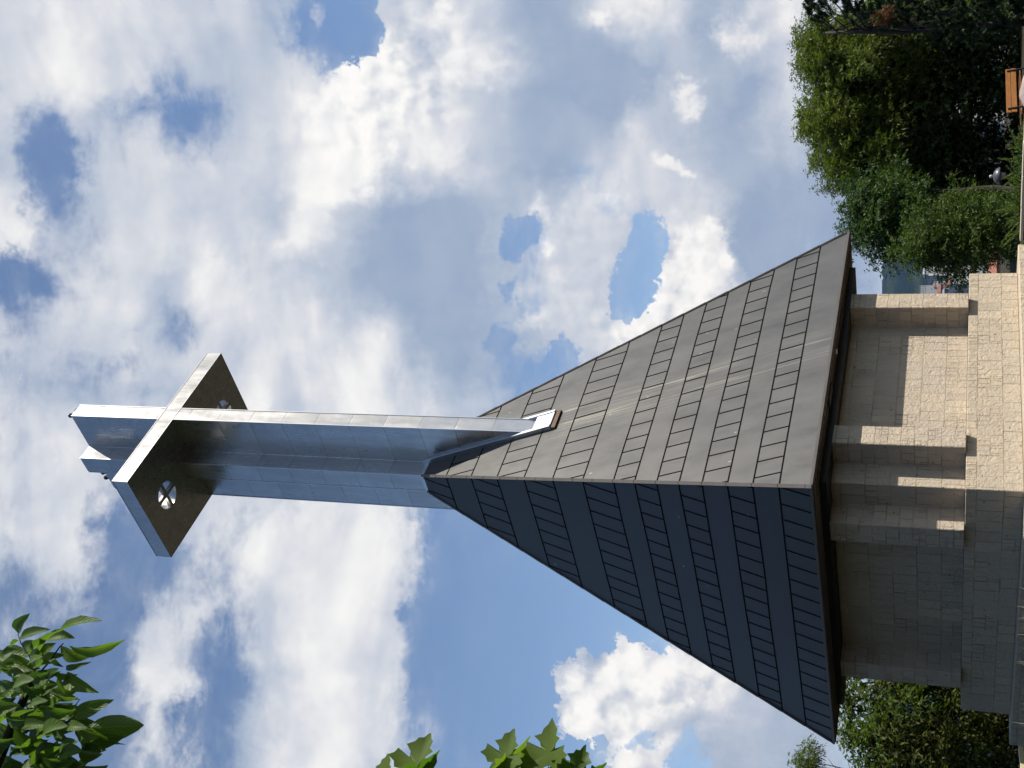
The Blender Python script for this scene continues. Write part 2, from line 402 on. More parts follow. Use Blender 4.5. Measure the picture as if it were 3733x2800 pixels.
def stone(name, bw, rh, off=0., base=(.44, .368, .280), rust=False):
    m_, n, b = mat(name); uv = n.node('UVMap').outputs[0]; g = n.node('TexCoord').outputs['Object']
    wob = n.v('SCALE', n.v('SUBTRACT', n.noise(g, 5, 3, .6, out=1), (.5, .5, .5)), scale=.03)
    u = n.v('ADD', n.v('ADD', uv, wob), (off, .06, 0.))
    def brick(v_, w_, h_, ms):
        return n.node('TexBrick', {'Vector': v_, 'Color1': (.0, .0, .0), 'Color2': (1., 1., 1.), 'Mortar': (.5, .5, .5), 'Scale': 1., 'Mortar Size': ms, 'Mortar Smooth': .35, 'Bias': 0., 'Brick Width': w_, 'Row Height': h_}, offset=.43, squash=.72, squash_frequency=3)
    b1 = brick(u, bw, rh, .011)
    b2 = brick(u, bw*.5, rh*.5, .009)
    sep = n.node('SeparateXYZ', {0: u}).outputs
    cellv = n.node('CombineXYZ', {0: n.m('FLOOR', n.m('DIVIDE', sep[0], bw*1.7)), 1: n.m('FLOOR', n.m('DIVIDE', sep[1], rh))}).outputs[0]
    pick = n.m('GREATER_THAN', n.node('TexWhiteNoise', {'Vector': cellv}, noise_dimensions='2D').outputs[0], .72)
    mort = n.m('MAXIMUM', b1.outputs[1], n.m('MULTIPLY', b2.outputs[1], pick))
    tone = b1.outputs[0]
    lf = n.noise(g, .7, 4, .6); hf = n.noise(g, 16, 6, .65)
    c = n.mix(tone, (base[0]*.84, base[1]*.84, base[2]*.86), (base[0]*1.12, base[1]*1.09, base[2]*1.04))
    c = n.mix(n.mr(lf, .35, .65), c, (base[0]*.93, base[1]*.95, base[2]*.98))
    c = n.mix(n.mr(hf, .30, .75, .0, .28), c, tuple(x*.70 for x in base))
    pit = n.m('LESS_THAN', n.node('TexVoronoi', {'Vector': g, 'Scale': 3.1}).outputs[0], .07)
    c = n.mix(n.m('MULTIPLY', pit, .75), c, (.10, .08, .06))
    c = n.mix(n.m('MULTIPLY', mort, .6), c, n.mix(n.mr(n.noise(g, 2.3, 3), .4, .6), (.50, .41, .29), (.17, .13, .095)))
    if rust:
        zz = n.node('SeparateXYZ', {0: g}).outputs[2]
        r_ = n.m('MULTIPLY', n.mr(zz, -1.31, -.8, 1, 0), n.mr(n.noise(g, 1.6, 4, .6), .42, .7))
        c = n.mix(n.m('MULTIPLY', r_, .7), c, (.50, .30, .12))
    n.put(b.inputs['Base Color'], c); n.put(b.inputs['Roughness'], .88); n.put(b.inputs['Specular IOR Level'], .25)
    # chiselled faces: ridged relief, joints sunk
    rid = n.noise(g, 9, 5, .62, .9); rid2 = n.m('ABSOLUTE', n.m('SUBTRACT', n.noise(g, 6.5, 4, .6, .5), .5))
    h = n.m('ADD', n.m('MULTIPLY', rid, .7), n.m('ADD', n.m('MULTIPLY', rid2, -1.2), n.m('MULTIPLY', mort, -.9)))
    bp = n.node('Bump', {'Height': h, 'Strength': .85, 'Distance': .05}); n.L.new(bp.outputs[0], b.inputs['Normal'])
    return m_
M['wall'] = stone('tan_stone_wall', .30, .50)
M['pillar'] = stone('tan_stone_pillar', .285, .262, .02)
M['plinth'] = stone('tan_stone_plinth', .30, .50, .13, (.44, .368, .275), True)

# ------------------------------------------------------------------ chapel (local X = sunny side, local -Y = shaded side)
q = dict(rb=.7871, sb=4.4794, a=1.5449, tA=.2392, tB=.2897, b=.7715, W=2.8306, H=25.0637, z1=21.3661, z2=21.8697, r=.3013, zr=13.5145, s=4.3471, ze=2.5498,
         w=3.2077, p=.5824, c1=2.0615, c2=2.614, zt=2.3726, zp=-.2527, P=3.6277, z0=-1.3108, Q=4.1145)
# the pillars stand free of the plinth edge by the width of a hand
q['P'] = 3.865
GZ = -1.9
chapel = empty('chapel', (0, 0, q['zp']), ROTZ, 'square stone chapel with tall dark metal pyramid roof under the steel cross', 'chapel')
def cb(): return MB()
def lower(mb, dz=-q['zp']):
    mb.v = [(x, y, z+dz) for x, y, z in mb.v]; return mb
w_, pw = q['w'], q['w']+q['p']
mb = MB(); mb.box(-w_, w_, -w_, w_, q['zp'], q['zt']-.004); lower(mb).build('wall', M['wall'], chapel, .012)
for sx_, sy_ in ((1, 0), (-1, 0), (0, 1), (0, -1)):
    for e in (1, -1):
        mb = MB(); lo_, hi_ = (q['c1'], q['c2']) if e > 0 else (-q['c2'], -q['c1'])
        zb, zt = q['zp']+.002, q['zt']
        if sx_: x0, x1 = sorted((sx_*(w_-.03), sx_*pw)); mb.box(x0, x1, lo_, hi_, zb, zt)
        else: y0, y1 = sorted((sy_*(w_-.03), sy_*pw)); mb.box(lo_, hi_, y0, y1, zb, zt)
        lower(mb).build('pillar', M['pillar'], chapel, .014)
mb = MB(); k_ = pw-.03; mb.box(-k_, k_, -k_, k_, q['zt']+.001, q['ze']-.03); lower(mb).build('ring_beam', M['black'], chapel)
# soffit with vents
mb = MB(); s0, sb0 = q['s']-.02, q['sb']-.02
mb.box(-s0, s0, -sb0, sb0, q['ze']-.03, q['ze']-.001)
for i in range(-16, 17):
    yy = i*.26
    if abs(yy) < sb0-.1:
        for sg in (1, -1): mb.box(*sorted((sg*(k_+.01), sg*(s0-.03))), yy-.01, yy+.01, q['ze']-.045, q['ze']-.031)
lower(mb).build('soffit', M['soffit'], chapel)
for yy in (1.35, -1.35):
    mb = MB(); mb.box(3.84, 4.12, yy-.32, yy+.32, q['ze']-.060, q['ze']-.046); lower(mb).build('soffit_vent', M['black'], chapel)
mb = MB(); mb.lathe((4.08, .05, q['ze']-.075), [(.0, .0), (.06, .0), (.06, .03), (0, .03)], 14); lower(mb).build('downlight', simple('lamp_glass', (.7, .68, .62), .3), chapel)
# roof
def rp(t, face, y):     # point on a roof face at slope share t, sideways y; face 0 sunny, 1 shaded, 2, 3 the far ones
    x = q['r']+t*(q['s']-q['r']); yb = q['rb']+t*(q['sb']-q['rb']); z = q['zr']+t*(q['ze']-q['zr'])
    return {0: (x, y, z), 1: (y, -yb, z), 2: (-x, y, z), 3: (y, yb, z)}[face]
def half(t, face): return (q['rb']+t*(q['sb']-q['rb'])) if face in (0, 2) else (q['r']+t*(q['s']-q['r']))
def fn(face):
    a_ = Vector(rp(0, face, 0)); b_ = Vector(rp(1, face, 0)); d = (b_-a_).normalized(); sd = Vector(rp(.5, face, 1))-Vector(rp(.5, face, 0))
    n_ = d.cross(sd).normalized(); return n_ if n_.z > 0 else -n_
mb = MB()
for f_ in range(4):
    mb.poly([rp(0, f_, -half(0, f_)), rp(0, f_, half(0, f_)), rp(1, f_, half(1, f_)), rp(1, f_, -half(1, f_))])
T = [.085, .167, .249, .33, .412, .494, .573, .625, .678, .729, .780, .834, .886, .938]
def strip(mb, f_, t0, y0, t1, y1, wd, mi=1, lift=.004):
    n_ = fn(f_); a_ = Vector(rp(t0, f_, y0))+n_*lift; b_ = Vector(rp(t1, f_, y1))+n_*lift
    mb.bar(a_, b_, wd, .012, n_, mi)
for f_ in range(4):
    bands = [0]+T+[1]
    for i, t in enumerate(T):
        h = half(t, f_)-.02; y = -h
        segs = []
        while y < h:
            y2 = min(h, y+random.uniform(1.2, 2.1)); segs.append((y, y2)); y = y2
        jit = 0
        for y0, y1 in segs:
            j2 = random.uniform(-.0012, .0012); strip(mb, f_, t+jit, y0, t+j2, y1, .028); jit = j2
    for i in range(len(bands)-1):
        lad = (i % 2 == 1) if f_ in (0, 2) else (i % 2 == 0)
        if not lad: continue
        t0, t1 = bands[i], bands[i+1]; off = random.uniform(0, .46); y = -5+off
        while y < 5:
            hm0, hm1 = half(t0, f_)-.03, half(t1, f_)-.03
            ya = y+random.uniform(-.015, .015)
            if abs(ya) < hm1:
                ts = t0
                if abs(ya) > hm0: ts = t0+(t1-t0)*(abs(ya)-hm0)/(hm1-hm0)
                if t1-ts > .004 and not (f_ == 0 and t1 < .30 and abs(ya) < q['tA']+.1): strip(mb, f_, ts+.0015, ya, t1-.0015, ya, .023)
            y += .462
mb.box(-q['s'], q['s'], -q['sb'], q['sb'], q['ze']+.0, q['ze']+.03, 0)
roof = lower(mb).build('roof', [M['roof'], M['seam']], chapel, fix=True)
for sx_ in (1, -1):
    for sy_ in (1, -1):
        mb = MB(); t = 0.
        while t < 1:
            t2 = min(1., t+.052)
            P0 = [Vector((sx_*(q['r']+tt*(q['s']-q['r'])), sy_*(q['rb']+tt*(q['sb']-q['rb'])), q['zr']+tt*(q['ze']-q['zr']))) for tt in (t, t2)]
            out_ = Vector((sx_*1., sy_*1., .35)).normalized()
            mb.bar(P0[0]+out_*.004, P0[1]+out_*.012, .075, .035, out_); t = t2
        lower(mb).build('ridge_cap', M['ridge'], roof, fix=False)
mb = MB()
for (x0, y0, x1, y1) in ((-1, -1, 1, -1), (1, -1, 1, 1), (1, 1, -1, 1), (-1, 1, -1, -1)):
    mb.bar((x0*(q['s']+.005), y0*(q['sb']+.005), q['ze']+.02), (x1*(q['s']+.005), y1*(q['sb']+.005), q['ze']+.02), .03, .055)
lower(mb).build('drip_edge', M['ridge'], roof)

# ------------------------------------------------------------------ cross
def zroofA(x): return q['zr']+(x-q['r'])/(q['s']-q['r'])*(q['ze']-q['zr'])
cross = empty('steel_cross', (0, 0, q['zr']), ROTZ, 'huge polished steel cross rising from the peak of the dark pyramid roof', 'cross')
def lc(mb): return lower(mb, -q['zr'])
a_, tA, tB, b_ = q['a'], q['tA'], q['tB'], q['b']
prof = [(a_, -tA), (a_, tA), (tB, tA), (tB, b_), (-tB, b_), (-tB, tA), (-a_, tA), (-a_, -tA), (-tB, -tA), (-tB, -b_), (tB, -b_), (tB, -tA)]
# the object's origin is at the roof top: seams in the steel count from there
for nd_ in M['steel'].node_tree.nodes:
    if nd_.type == 'MATH' and nd_.operation == 'SUBTRACT' and abs(nd_.inputs[1].default_value-14.52) < .01: nd_.inputs[1].default_value = 14.52-q['zr']
mb = MB(); mb.prism(prof, 10.0, q['z1'], caps=False); n0 = len(mb.v)
mb.prism(prof, q['z2'], q['H'], caps=False); mb.poly([(x, y, q['H']) for x, y in prof])
shaft = lc(mb).build('shaft', M['steel'], cross, .008)
mb = MB()
for x, y in prof:
    if (abs(x), abs(y)) == (tB, tA): continue
    ox, oy = math.copysign(.004, x), math.copysign(.004, y)
    for z0_, z1_ in ((10.2, q['z1']), (q['z2'], q['H'])): mb.box(x+ox-.011, x+ox+.011, y+oy-.011, y+oy+.011, z0_, z1_)
lc(mb).build('corner_trim', M['steel_trim'], shaft)
# crossbeam with two round openings
bm_mesh = MB(); bm_mesh.box(-a_, a_, -q['W'], q['W'], q['z1'], q['z2']); beam = lc(bm_mesh).build('crossbeam', M['steel'], cross)
beam.modifiers.clear()
cut = MB()
for cy in (1.8, -1.8):
    pts = [(.41*math.cos(2*math.pi*i/40), cy+.41*math.sin(2*math.pi*i/40)) for i in range(40)]; cut.prism(pts, q['z1']-.5, q['z2']+.5)
cuto = lc(cut).build('cutter', M['steel'], cross)
md = beam.modifiers.new('b', 'BOOLEAN'); md.operation = 'DIFFERENCE'; md.object = cuto; md.solver = 'EXACT'
bpy.context.view_layer.update(); dg = bpy.context.evaluated_depsgraph_get()
nm = bpy.data.meshes.new_from_object(beam.evaluated_get(dg)); beam.modifiers.clear(); beam.data = nm
bpy.data.objects.remove(cuto)
for cy in (1.8, -1.8):
    mb = MB(); mb.box(-.405, .405, cy-.055, cy+.055, q['z1']+.02, q['z1']+.14); mb.box(-.05, .05, cy-.405, cy-.056, q['z1']+.021, q['z1']+.139); mb.box(-.05, .05, cy+.056, cy+.405, q['z1']+.021, q['z1']+.139)
    lc(mb).build('opening_cross', M['steel'], beam)
mb = MB()
for sx_ in (1, -1):
    for zz in (q['z1'], q['z2']): mb.bar((sx_*(a_+.003), -q['W'], zz), (sx_*(a_+.003), q['W'], zz), .016, .016)
for sy_ in (1, -1):
    for zz in (q['z1'], q['z2']): mb.bar((-a_, sy_*(q['W']+.003), zz), (a_, sy_*(q['W']+.003), zz), .016, .016)
lc(mb).build('beam_trim', M['steel_trim'], beam)
# sloping saddle where the shaft meets the roof
nAx = Vector((2.7, 0, 1)).normalized()
for sg in (1, -1):
    mb = MB(); xe = 1.74
    def P_(x, y, l=0.): return Vector((sg*x, y, zroofA(x)))+Vector((sg*nAx.x, 0, nAx.z))*l
    for e in (1, -1):
        mb.bar(P_(.27, e*(tA+.045), .05), P_(xe, e*(tA+.045), .05), .09, .16, (sg*nAx.x, 0, nAx.z))
    mb.bar(P_(a_+.002, 0, .045), P_(xe, 0, .045), 2*tA+.0, .13, (sg*nAx.x, 0, nAx.z))
    lc(mb).build('saddle_flashing', M['steel_trim'], cross, .006)
    mb = MB(); mb.bar(P_(xe+.004, 0, .03), P_(xe+.045, 0, .0), 2*tA+.20, .12, (sg*nAx.x, 0, nAx.z)); lc(mb).build('flashing_lip', simple('rusty_lip', (.10, .065, .04), .6, .3, .4, 9), cross, .01)
for e in (1, -1):
    mb = MB(); mb.box(-tB-.03, tB+.03, *sorted((e*(b_+.0), e*(b_+.035))), q['zr']-.11, q['zr']+.03); 
    for x0, x1 in ((tB+.001, tB+.035), (-tB-.035, -tB-.001)): mb.box(x0, x1, *sorted((e*(tA+.09), e*(b_+.034))), q['zr']-.10, q['zr']+.035)
    lc(mb).build('collar', M['steel_trim'], cross)
M['globe'] = simple('lamp_globe_smoked', (.05, .05, .055), .08, .6)
for (x, y) in ((1.47, -.15), (1.40, -.18+.33), (-.90, -.2), (-1.12, -.2), (.2, .1)):
    if (x, y) == (.2, .1): continue
    mb = MB(); mb.lathe((x, y, q['H']), [(0, 0), (.045, 0), (.045, .05), (.02, .05), (.02, .07), (0, .07)], 12)
    mb.lathe((x, y, q['H']+.125), [(.075*math.sin(math.pi*i/10), -.075*math.cos(math.pi*i/10)) for i in range(11)], 16)
    lc(mb).build('beacon_lamp', M['globe'], cross)

# ------------------------------------------------------------------ plinth
pl = empty('stone_plinth', (0, 0, GZ), ROTZ, 'stepped tan stone plinth carrying the chapel, rust stained along its foot', 'plinth')
P = q['P']-.0
mb = MB(); P = 3.6277+.0
mb.box(-P, P, -P, P, q['z0'], q['zp']); lower(mb, -GZ).build('upper_tier', M['plinth'], pl, .012)
mb = MB(); Q = q['Q']; mb.box(-Q, Q, -Q, Q, GZ-.05, q['z0']-.002); lower(mb, -GZ).build('lower_tier', M['plinth'], pl, .02)
#==SCENE2==
# ------------------------------------------------------------------ ground and hills
def grid_mesh(name, rs, azs, hf, m_):
    v = []; f = []
    for r_ in rs:
        for a0 in azs: v.append((r_*math.sin(a0)+CAM[0], r_*math.cos(a0)+CAM[1], hf(r_, a0)))
    n = len(azs)
    for i in range(len(rs)-1):
        for j in range(n-1): f.append((i*n+j, i*n+j+1, (i+1)*n+j+1, (i+1)*n+j))
    me = bpy.data.meshes.new(name); me.from_pydata(v, [], f); me.materials.append(m_)
    me.polygons.foreach_set('use_smooth', [True]*len(f))
    o = bpy.data.objects.new(name, me); COL.objects.link(o); return struct(o)
def sstep(a, b, x): t = min(max((x-a)/(b-a), 0), 1); return t*t*(3-2*t)
def wav(a, ph): return math.sin(a*7+ph)+.5*math.sin(a*17+ph*2.1)+.28*math.sin(a*41+ph*3.3)+.12*math.sin(a*97+ph*5)+.07*math.sin(a*260+ph)
def hgt(r_, a0):
    h = GZ
    h -= 18*sstep(62, 320, r_)+36*sstep(300, 1100, r_)
    h += 128*sstep(1250, 3000, r_)*(1+.12*wav(a0, 1.))
    h += 235*sstep(3000, 5200, r_)*(1+.045*wav(a0, 2.6))
    if r_ > 400: h += 3.5*math.sin(r_*.013+a0*9)*sstep(400, 1500, r_)+ (random.random()-.5)*min(9, r_*.0022)
    return h
def ground_mat():
    m_, n, b = mat('park_lawn'); g = n.node('TexCoord').outputs['Object']
    f = n.noise(g, .35, 6, .65); f2 = n.noise(g, 14, 5, .7)
    c = n.mix(n.mr(f, .2, .8), (.026, .024, .017), (.040, .036, .026)); c = n.mix(n.mr(f2, .3, .7, 0, .2), c, (.028, .028, .018))
    n.put(b.inputs['Base Color'], c); n.put(b.inputs['Roughness'], .95); n.put(b.inputs['Specular IOR Level'], .1)
    bp = n.node('Bump', {'Height': f2, 'Strength': .25, 'Distance': .03}); n.L.new(bp.outputs[0], b.inputs['Normal']); return m_
def hill_mat():
    m_, n, b = mat('wooded_hillside'); g = n.node('TexCoord').outputs['Object']
    f = n.noise(g, .004, 6, .6); f2 = n.noise(g, .035, 6, .7); f3 = n.noise(g, .14, 4, .7)
    c = n.mix(n.mr(f2, .3, .7), (.012, .020, .016), (.026, .038, .026)); c = n.mix(n.mr(f, .50, .62), c, (.055, .075, .03))
    c = n.mix(n.mr(f3, .35, .7, 0, .6), c, (.012, .02, .01))
    n.put(b.inputs['Base Color'], c); n.put(b.inputs['Roughness'], 1.); n.put(b.inputs['Specular IOR Level'], 0.)
    bp = n.node('Bump', {'Height': n.m('ADD', f2, f3), 'Strength': 1., 'Distance': 14.}); n.L.new(bp.outputs[0], b.inputs['Normal']); return m_
rs = [0.01, 3, 6, 10, 15, 20, 26, 33, 40, 48, 56, 64, 75, 90, 110, 135, 165, 200, 240, 290, 350, 410]
full = [2*math.pi*i/96 for i in range(97)]
grid_mesh('ground', rs, full, hgt, ground_mat())
rs = [405*(7000/405)**(i/70) for i in range(71)]
fine = [-math.pi+2*math.pi*i/90 for i in range(41)]+[R(-16)+R(40)*i/260 for i in range(261)]+[R(26)+(R(180)-R(26))*i/50 for i in range(51)]
grid_mesh('hills', rs, sorted(fine), lambda r_, a0: hgt(r_, a0)-.4, hill_mat())

# ------------------------------------------------------------------ foliage
def leafmat(name, c1, c2, c3, trans=.35, rough=.5, veins=False):
    m_, n, b = mat(name); geo = n.node('NewGeometry')
    rnd = geo.outputs['Random Per Island']; g = n.node('TexCoord').outputs['Object']
    f = n.noise(g, .6, 3, .5)
    c = n.mix(rnd, c1, c2); c = n.mix(n.mr(f, .45, .7), c, c3)
    if veins:
        uv = n.node('UVMap').outputs[0]; s_ = n.node('SeparateXYZ', {0: uv}).outputs
        vein = n.m('FRACT', n.m('MULTIPLY', n.m('ADD', s_[1], n.m('MULTIPLY', n.m('ABSOLUTE', n.m('SUBTRACT', s_[0], .5)), -.55)), 9.))
        vl = n.mr(n.m('ABSOLUTE', n.m('SUBTRACT', vein, .5)), .0, .16, 1, 0); mid = n.mr(n.m('ABSOLUTE', n.m('SUBTRACT', s_[0], .5)), .0, .035, 1, 0)
        vm = n.m('MAXIMUM', n.m('MULTIPLY', vl, .45), mid)
        c = n.mix(n.m('MULTIPLY', vm, .45), c, (.20, .26, .07))
        bp = n.node('Bump', {'Height': n.m('MULTIPLY', n.m('ABSOLUTE', n.m('SUBTRACT', vein, .5)), 1.), 'Strength': .7, 'Distance': .004}); n.L.new(bp.outputs[0], b.inputs['Normal'])
    n.put(b.inputs['Base Color'], c); n.put(b.inputs['Roughness'], rough); n.put(b.inputs['Specular IOR Level'], .22)
    tr = n.node('BsdfTranslucent', {'Color': n.mix(1., c, (1.5, 1.75, .6), 'MULTIPLY')})
    mx = n.node('MixShader', {0: trans, 1: b.outputs[0], 2: tr.outputs[0]})
    n.L.new(mx.outputs[0], n.N['Material Output'].inputs[0]); return m_
M['bark'] = simple('bark', (.030, .024, .018), .9, 0, .5, 5, .6)
M['ash'] = leafmat('ash_leaf', (.048, .072, .014), (.110, .132, .022), (.072, .098, .018))
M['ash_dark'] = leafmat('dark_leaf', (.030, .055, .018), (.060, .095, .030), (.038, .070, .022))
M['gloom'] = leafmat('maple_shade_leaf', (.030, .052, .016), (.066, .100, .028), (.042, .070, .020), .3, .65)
M['young'] = leafmat('young_ash_leaf', (.036, .062, .016), (.080, .112, .024), (.055, .085, .020), .3, .6)
M['walnut'] = leafmat('walnut_leaf', (.040, .085, .018), (.095, .15, .030), (.065, .115, .022), .42, .45, True)
M['maple'] = leafmat('maple_leaf', (.045, .090, .016), (.11, .155, .022), (.065, .115, .02), .45, .5)
M['bush'] = leafmat('bush_leaf', (.040, .068, .016), (.092, .122, .026), (.082, .075, .024), .35, .75)
M['needle'] = leafmat('needle', (.018, .034, .016), (.040, .062, .028), (.028, .045, .02), .1, .7)
M['rustneedle'] = leafmat('dry_needle', (.16, .06, .025), (.22, .09, .035), (.18, .07, .03), .1, .7)
M['juniper'] = leafmat('juniper_frond', (.07, .11, .03), (.14, .19, .05), (.10, .15, .04), .25, .6)

def inpoly(x, y, poly):
    c = False; j = len(poly)-1
    for i in range(len(poly)):
        (xi, yi), (xj, yj) = poly[i], poly[j]
        if (yi > y) != (yj > y) and x < (xj-xi)*(y-yi)/(yj-yi)+xi: c = not c
        j = i
    return c
def edge_dist(x, y, poly):
    best = 1e9
    for i in range(len(poly)):
        x1, y1 = poly[i]; x2, y2 = poly[(i+1) % len(poly)]; dx, dy = x2-x1, y2-y1
        t = max(0, min(1, ((x-x1)*dx+(y-y1)*dy)/(dx*dx+dy*dy+1e-9))); best = min(best, math.hypot(x-x1-t*dx, y-y1-t*dy))
    return best
class Leaves:       # fast builder of many small bent leaves
    def __init__(s): s.P = []; s.F = []; s.n = 0
    def leaf(s, base, d, side, L, Wd, droop=0.):      # arrays (k,3); rhombic leaf of two triangles folded on the midrib
        k = len(base); up = np.cross(side, d)
        tip = base+d*L[:, None]+np.array([0, 0, -1.])*(L*droop)[:, None]
        mid = base+d*(L*.45)[:, None]+up*(L*.06)[:, None]
        p = np.stack([base, mid+side*(Wd/2)[:, None]-up*(L*.04)[:, None], tip, mid-side*(Wd/2)[:, None]-up*(L*.04)[:, None]], 1).reshape(-1, 3)
        idx = s.n+np.arange(k)[:, None]*4
        s.F.append(np.concatenate([idx+np.array([0, 1, 2]), idx+np.array([0, 2, 3])], 1).reshape(-1, 3)); s.P.append(p); s.n += 4*k
    def build(s, name, m_, parent):
        P_ = np.concatenate(s.P); F_ = np.concatenate(s.F)
        me = bpy.data.meshes.new(name); me.vertices.add(len(P_)); me.vertices.foreach_set('co', P_.ravel())
        me.loops.add(F_.size); me.loops.foreach_set('vertex_index', F_.ravel().astype(np.int32))
        me.polygons.add(len(F_)); me.polygons.foreach_set('loop_start', np.arange(0, F_.size, 3, dtype=np.int32)); me.polygons.foreach_set('loop_total', np.full(len(F_), 3, np.int32))
        me.materials.append(m_); me.update(calc_edges=True)
        o = bpy.data.objects.new(name, me); COL.objects.link(o); o.parent = parent; return o
def unit(v): return v/np.maximum(np.linalg.norm(v, axis=-1, keepdims=True), 1e-9)
def sprays(lv, centers, radii, per, n_leaf, L, Wd, spray_len, droop=.25, outward=.8, up=.25):
    """compound sprays around each clump centre: a drooping stalk with leaflets both sides"""
    for c, rad in zip(centers, radii):
        k = max(4, int(per*(rad**2)))
        dr = unit(rng.normal(size=(k, 3))); pos = c+dr*(rad*rng.uniform(.35, 1., (k, 1))**.5)*np.array([1, 1, .85])
        ax = unit(dr*outward+rng.normal(size=(k, 3))*.6+np.array([0, 0, up]))
        for i in range(n_leaf):
            t = (i+.5)/n_leaf; sl_ = spray_len*(.7+.6*rng.random(k))
            base = pos+ax*(t*sl_)[:, None]; base[:, 2] -= droop*sl_*t*t
            sd = unit(np.cross(ax, rng.normal(size=(k, 3))*.35+np.array([0, 0, 1.])))*(1 if i % 2 else -1)
            d = unit(sd*.8+ax*.6+rng.normal(size=(k, 3))*.25+np.array([0, 0, -.25])); s2 = unit(np.cross(d, rng.normal(size=(k, 3))*.6+np.array([0, 0, 1.])))
            lv.leaf(base, d, s2, L*rng.uniform(.7, 1.25, k), Wd*rng.uniform(.7, 1.2, k), .15)
def crown_points(poly, n, dist, depth, edge=0, bias=1.):
    xs = [p[0] for p in poly]; ys = [p[1] for p in poly]; out_ = []
    tries = 0
    while len(out_) < n and tries < n*60:
        tries += 1
        x, y = random.uniform(min(xs), max(xs)), random.uniform(min(ys), max(ys))
        if not inpoly(x, y, poly): continue
        e = edge_dist(x, y, poly)
        if e < edge: continue
        dz = depth*min(1., (e/180.)**.5+.15)
        out_.append(np.array(at(x, y, dist+random.uniform(-dz, dz)*bias)))
    return out_
def limbs(mb, trunk_top, base, centers, r0, pick=26, rb_=None):
    """tapered trunk, then limbs that wander towards a share of the clumps"""
    base, trunk_top = Vector(base), Vector(trunk_top); rb_ = rb_ or r0*.62
    pts = [base.lerp(trunk_top, t)+Vector((random.uniform(-.1, .1), random.uniform(-.1, .1), 0))*(1 if 0 < t < 1 else 0) for t in (0, .12, .35, .6, .8, 1)]
    mb.tube(pts, [r0*1.35, r0*1.05, r0*.92, r0*.82, r0*.74, rb_], 10)
    cs = random.sample(list(centers), min(pick, len(centers)))
    for c in cs:
        c = Vector(c); s_ = base.lerp(trunk_top, random.uniform(.5, 1.)); d = c-s_
        ctrl = s_+Vector((d.x*.35, d.y*.35, d.z*.6)); n_ = 6; pp = []
        for i in range(n_+1):
            t = i/n_; p = s_*(1-t)**2+ctrl*2*t*(1-t)+c*t*t; j = .05*d.length*(t*(1-t))*2
            pp.append(p+Vector((random.uniform(-j, j), random.uniform(-j, j), random.uniform(-j, j))))
        r1 = rb_*random.uniform(.35, .6); mb.tube(pp, [r1*(1-.88*i/n_)+.008 for i in range(n_+1)], 6, cap=False)
        for _ in range(2):
            e = pp[random.randint(3, n_)]; v = Vector((random.uniform(-1, 1), random.uniform(-1, 1), random.uniform(-.2, .9))).normalized()*random.uniform(.5, 1.1)
            mb.tube([e, e+v*.5+Vector((0, 0, .05)), e+v], [r1*.22+.006, r1*.14+.005, .006], 5, cap=False)
def make_tree(name, label, cat, base, top, polys, dist, depth, nclump, rad, per, n_leaf, L, Wd, spray, m_, r0, pick=26, group=None, droop=.25):
    t = empty(name, base, 0, label, cat, group); inv = np.array(base)
    cs = []
    for poly, n_ in zip(polys, nclump): cs += crown_points(poly, n_, dist, depth, 14)
    cs = [c-inv for c in cs]
    # small tufts that break the outline
    tufts = []
    for poly in polys[:1]:
        for i in range(len(poly)):
            (x1, y1), (x2, y2) = poly[i], poly[(i+1) % len(poly)]
            for _ in range(int(math.hypot(x2-x1, y2-y1)/26)+1):
                u = random.random(); x, y = x1+(x2-x1)*u+random.gauss(0, 13), y1+(y2-y1)*u+random.gauss(0, 13)
                if x > 3560: continue
                dd_ = dist+random.uniform(-1, 1)*depth*.35; tufts.append(np.array(at(x, y, dd_))-inv)
                if random.random() < .34:
                    cx_ = sum(p[0] for p in poly)/len(poly); cy_ = sum(p[1] for p in poly)/len(poly)
                    vx, vy = x-cx_-120, y-cy_; ll = math.hypot(vx, vy)+1; ln = random.uniform(18, 52)
                    for s_ in (.4, .8, 1.15): tufts.append(np.array(at(x+vx/ll*ln*s_+random.gauss(0, 5), y+vy/ll*ln*s_+random.gauss(0, 5), dd_))-inv)
    lv = Leaves(); sprays(lv, tufts, [random.uniform(.10, .26) for _ in tufts], per*1.1, n_leaf, L, Wd, spray*.9, droop); sprays(lv, cs, [random.uniform(*rad) for _ in cs], per, n_leaf, L, Wd, spray, droop)
    lv.build('crown', m_, t)
    mb = MB(); limbs(mb, Vector(top)-Vector(base), (0, 0, -.1), cs, r0, pick); mb.build('trunk', M['bark'], t, fix=False)
    return t
# polygons are crown outlines as they stand against the sky (photograph pixels), filled to a depth of several metres
ash = [(2905, 175), (2925, 120), (3010, 60), (3330, 40), (3420, 180), (3360, 330), (3400, 520), (3340, 640), (3380, 800), (3330, 840), (3235, 800), (3140, 740), (3090, 690), (3055, 700), (3020, 640), (2985, 600), (3000, 545), (2950, 470), (2925, 395), (2985, 330), (2975, 270), (2925, 230)]
g_ = lambda x, y, d, z=None: Vector((at(x, y, d).x, at(x, y, d).y, GZ if z is None else z))
make_tree('ash_tree', 'broad ash tree with feathery yellow green foliage, the tallest behind the bench', 'tree', g_(3500, 330, 54), (g_(3500, 330, 54).x, g_(3500, 330, 54).y, 1.6), [ash, [(2905, 150), (2925, 120), (3060, 100), (3130, 700), (3060, 700), (2985, 600), (2990, 545), (2925, 395), (2985, 330), (2915, 230)]], 50, 2.8, (150, 90), (.32, .66), 165, 9, .17, .050, .42, M['ash'], .26, 40)
lobe = [(3068, 835), (3110, 760), (3080, 690), (3300, 650), (3420, 760), (3330, 830), (3300, 900), (3270, 915), (3180, 915), (3120, 905), (3105, 880), (3130, 850), (3100, 820)]
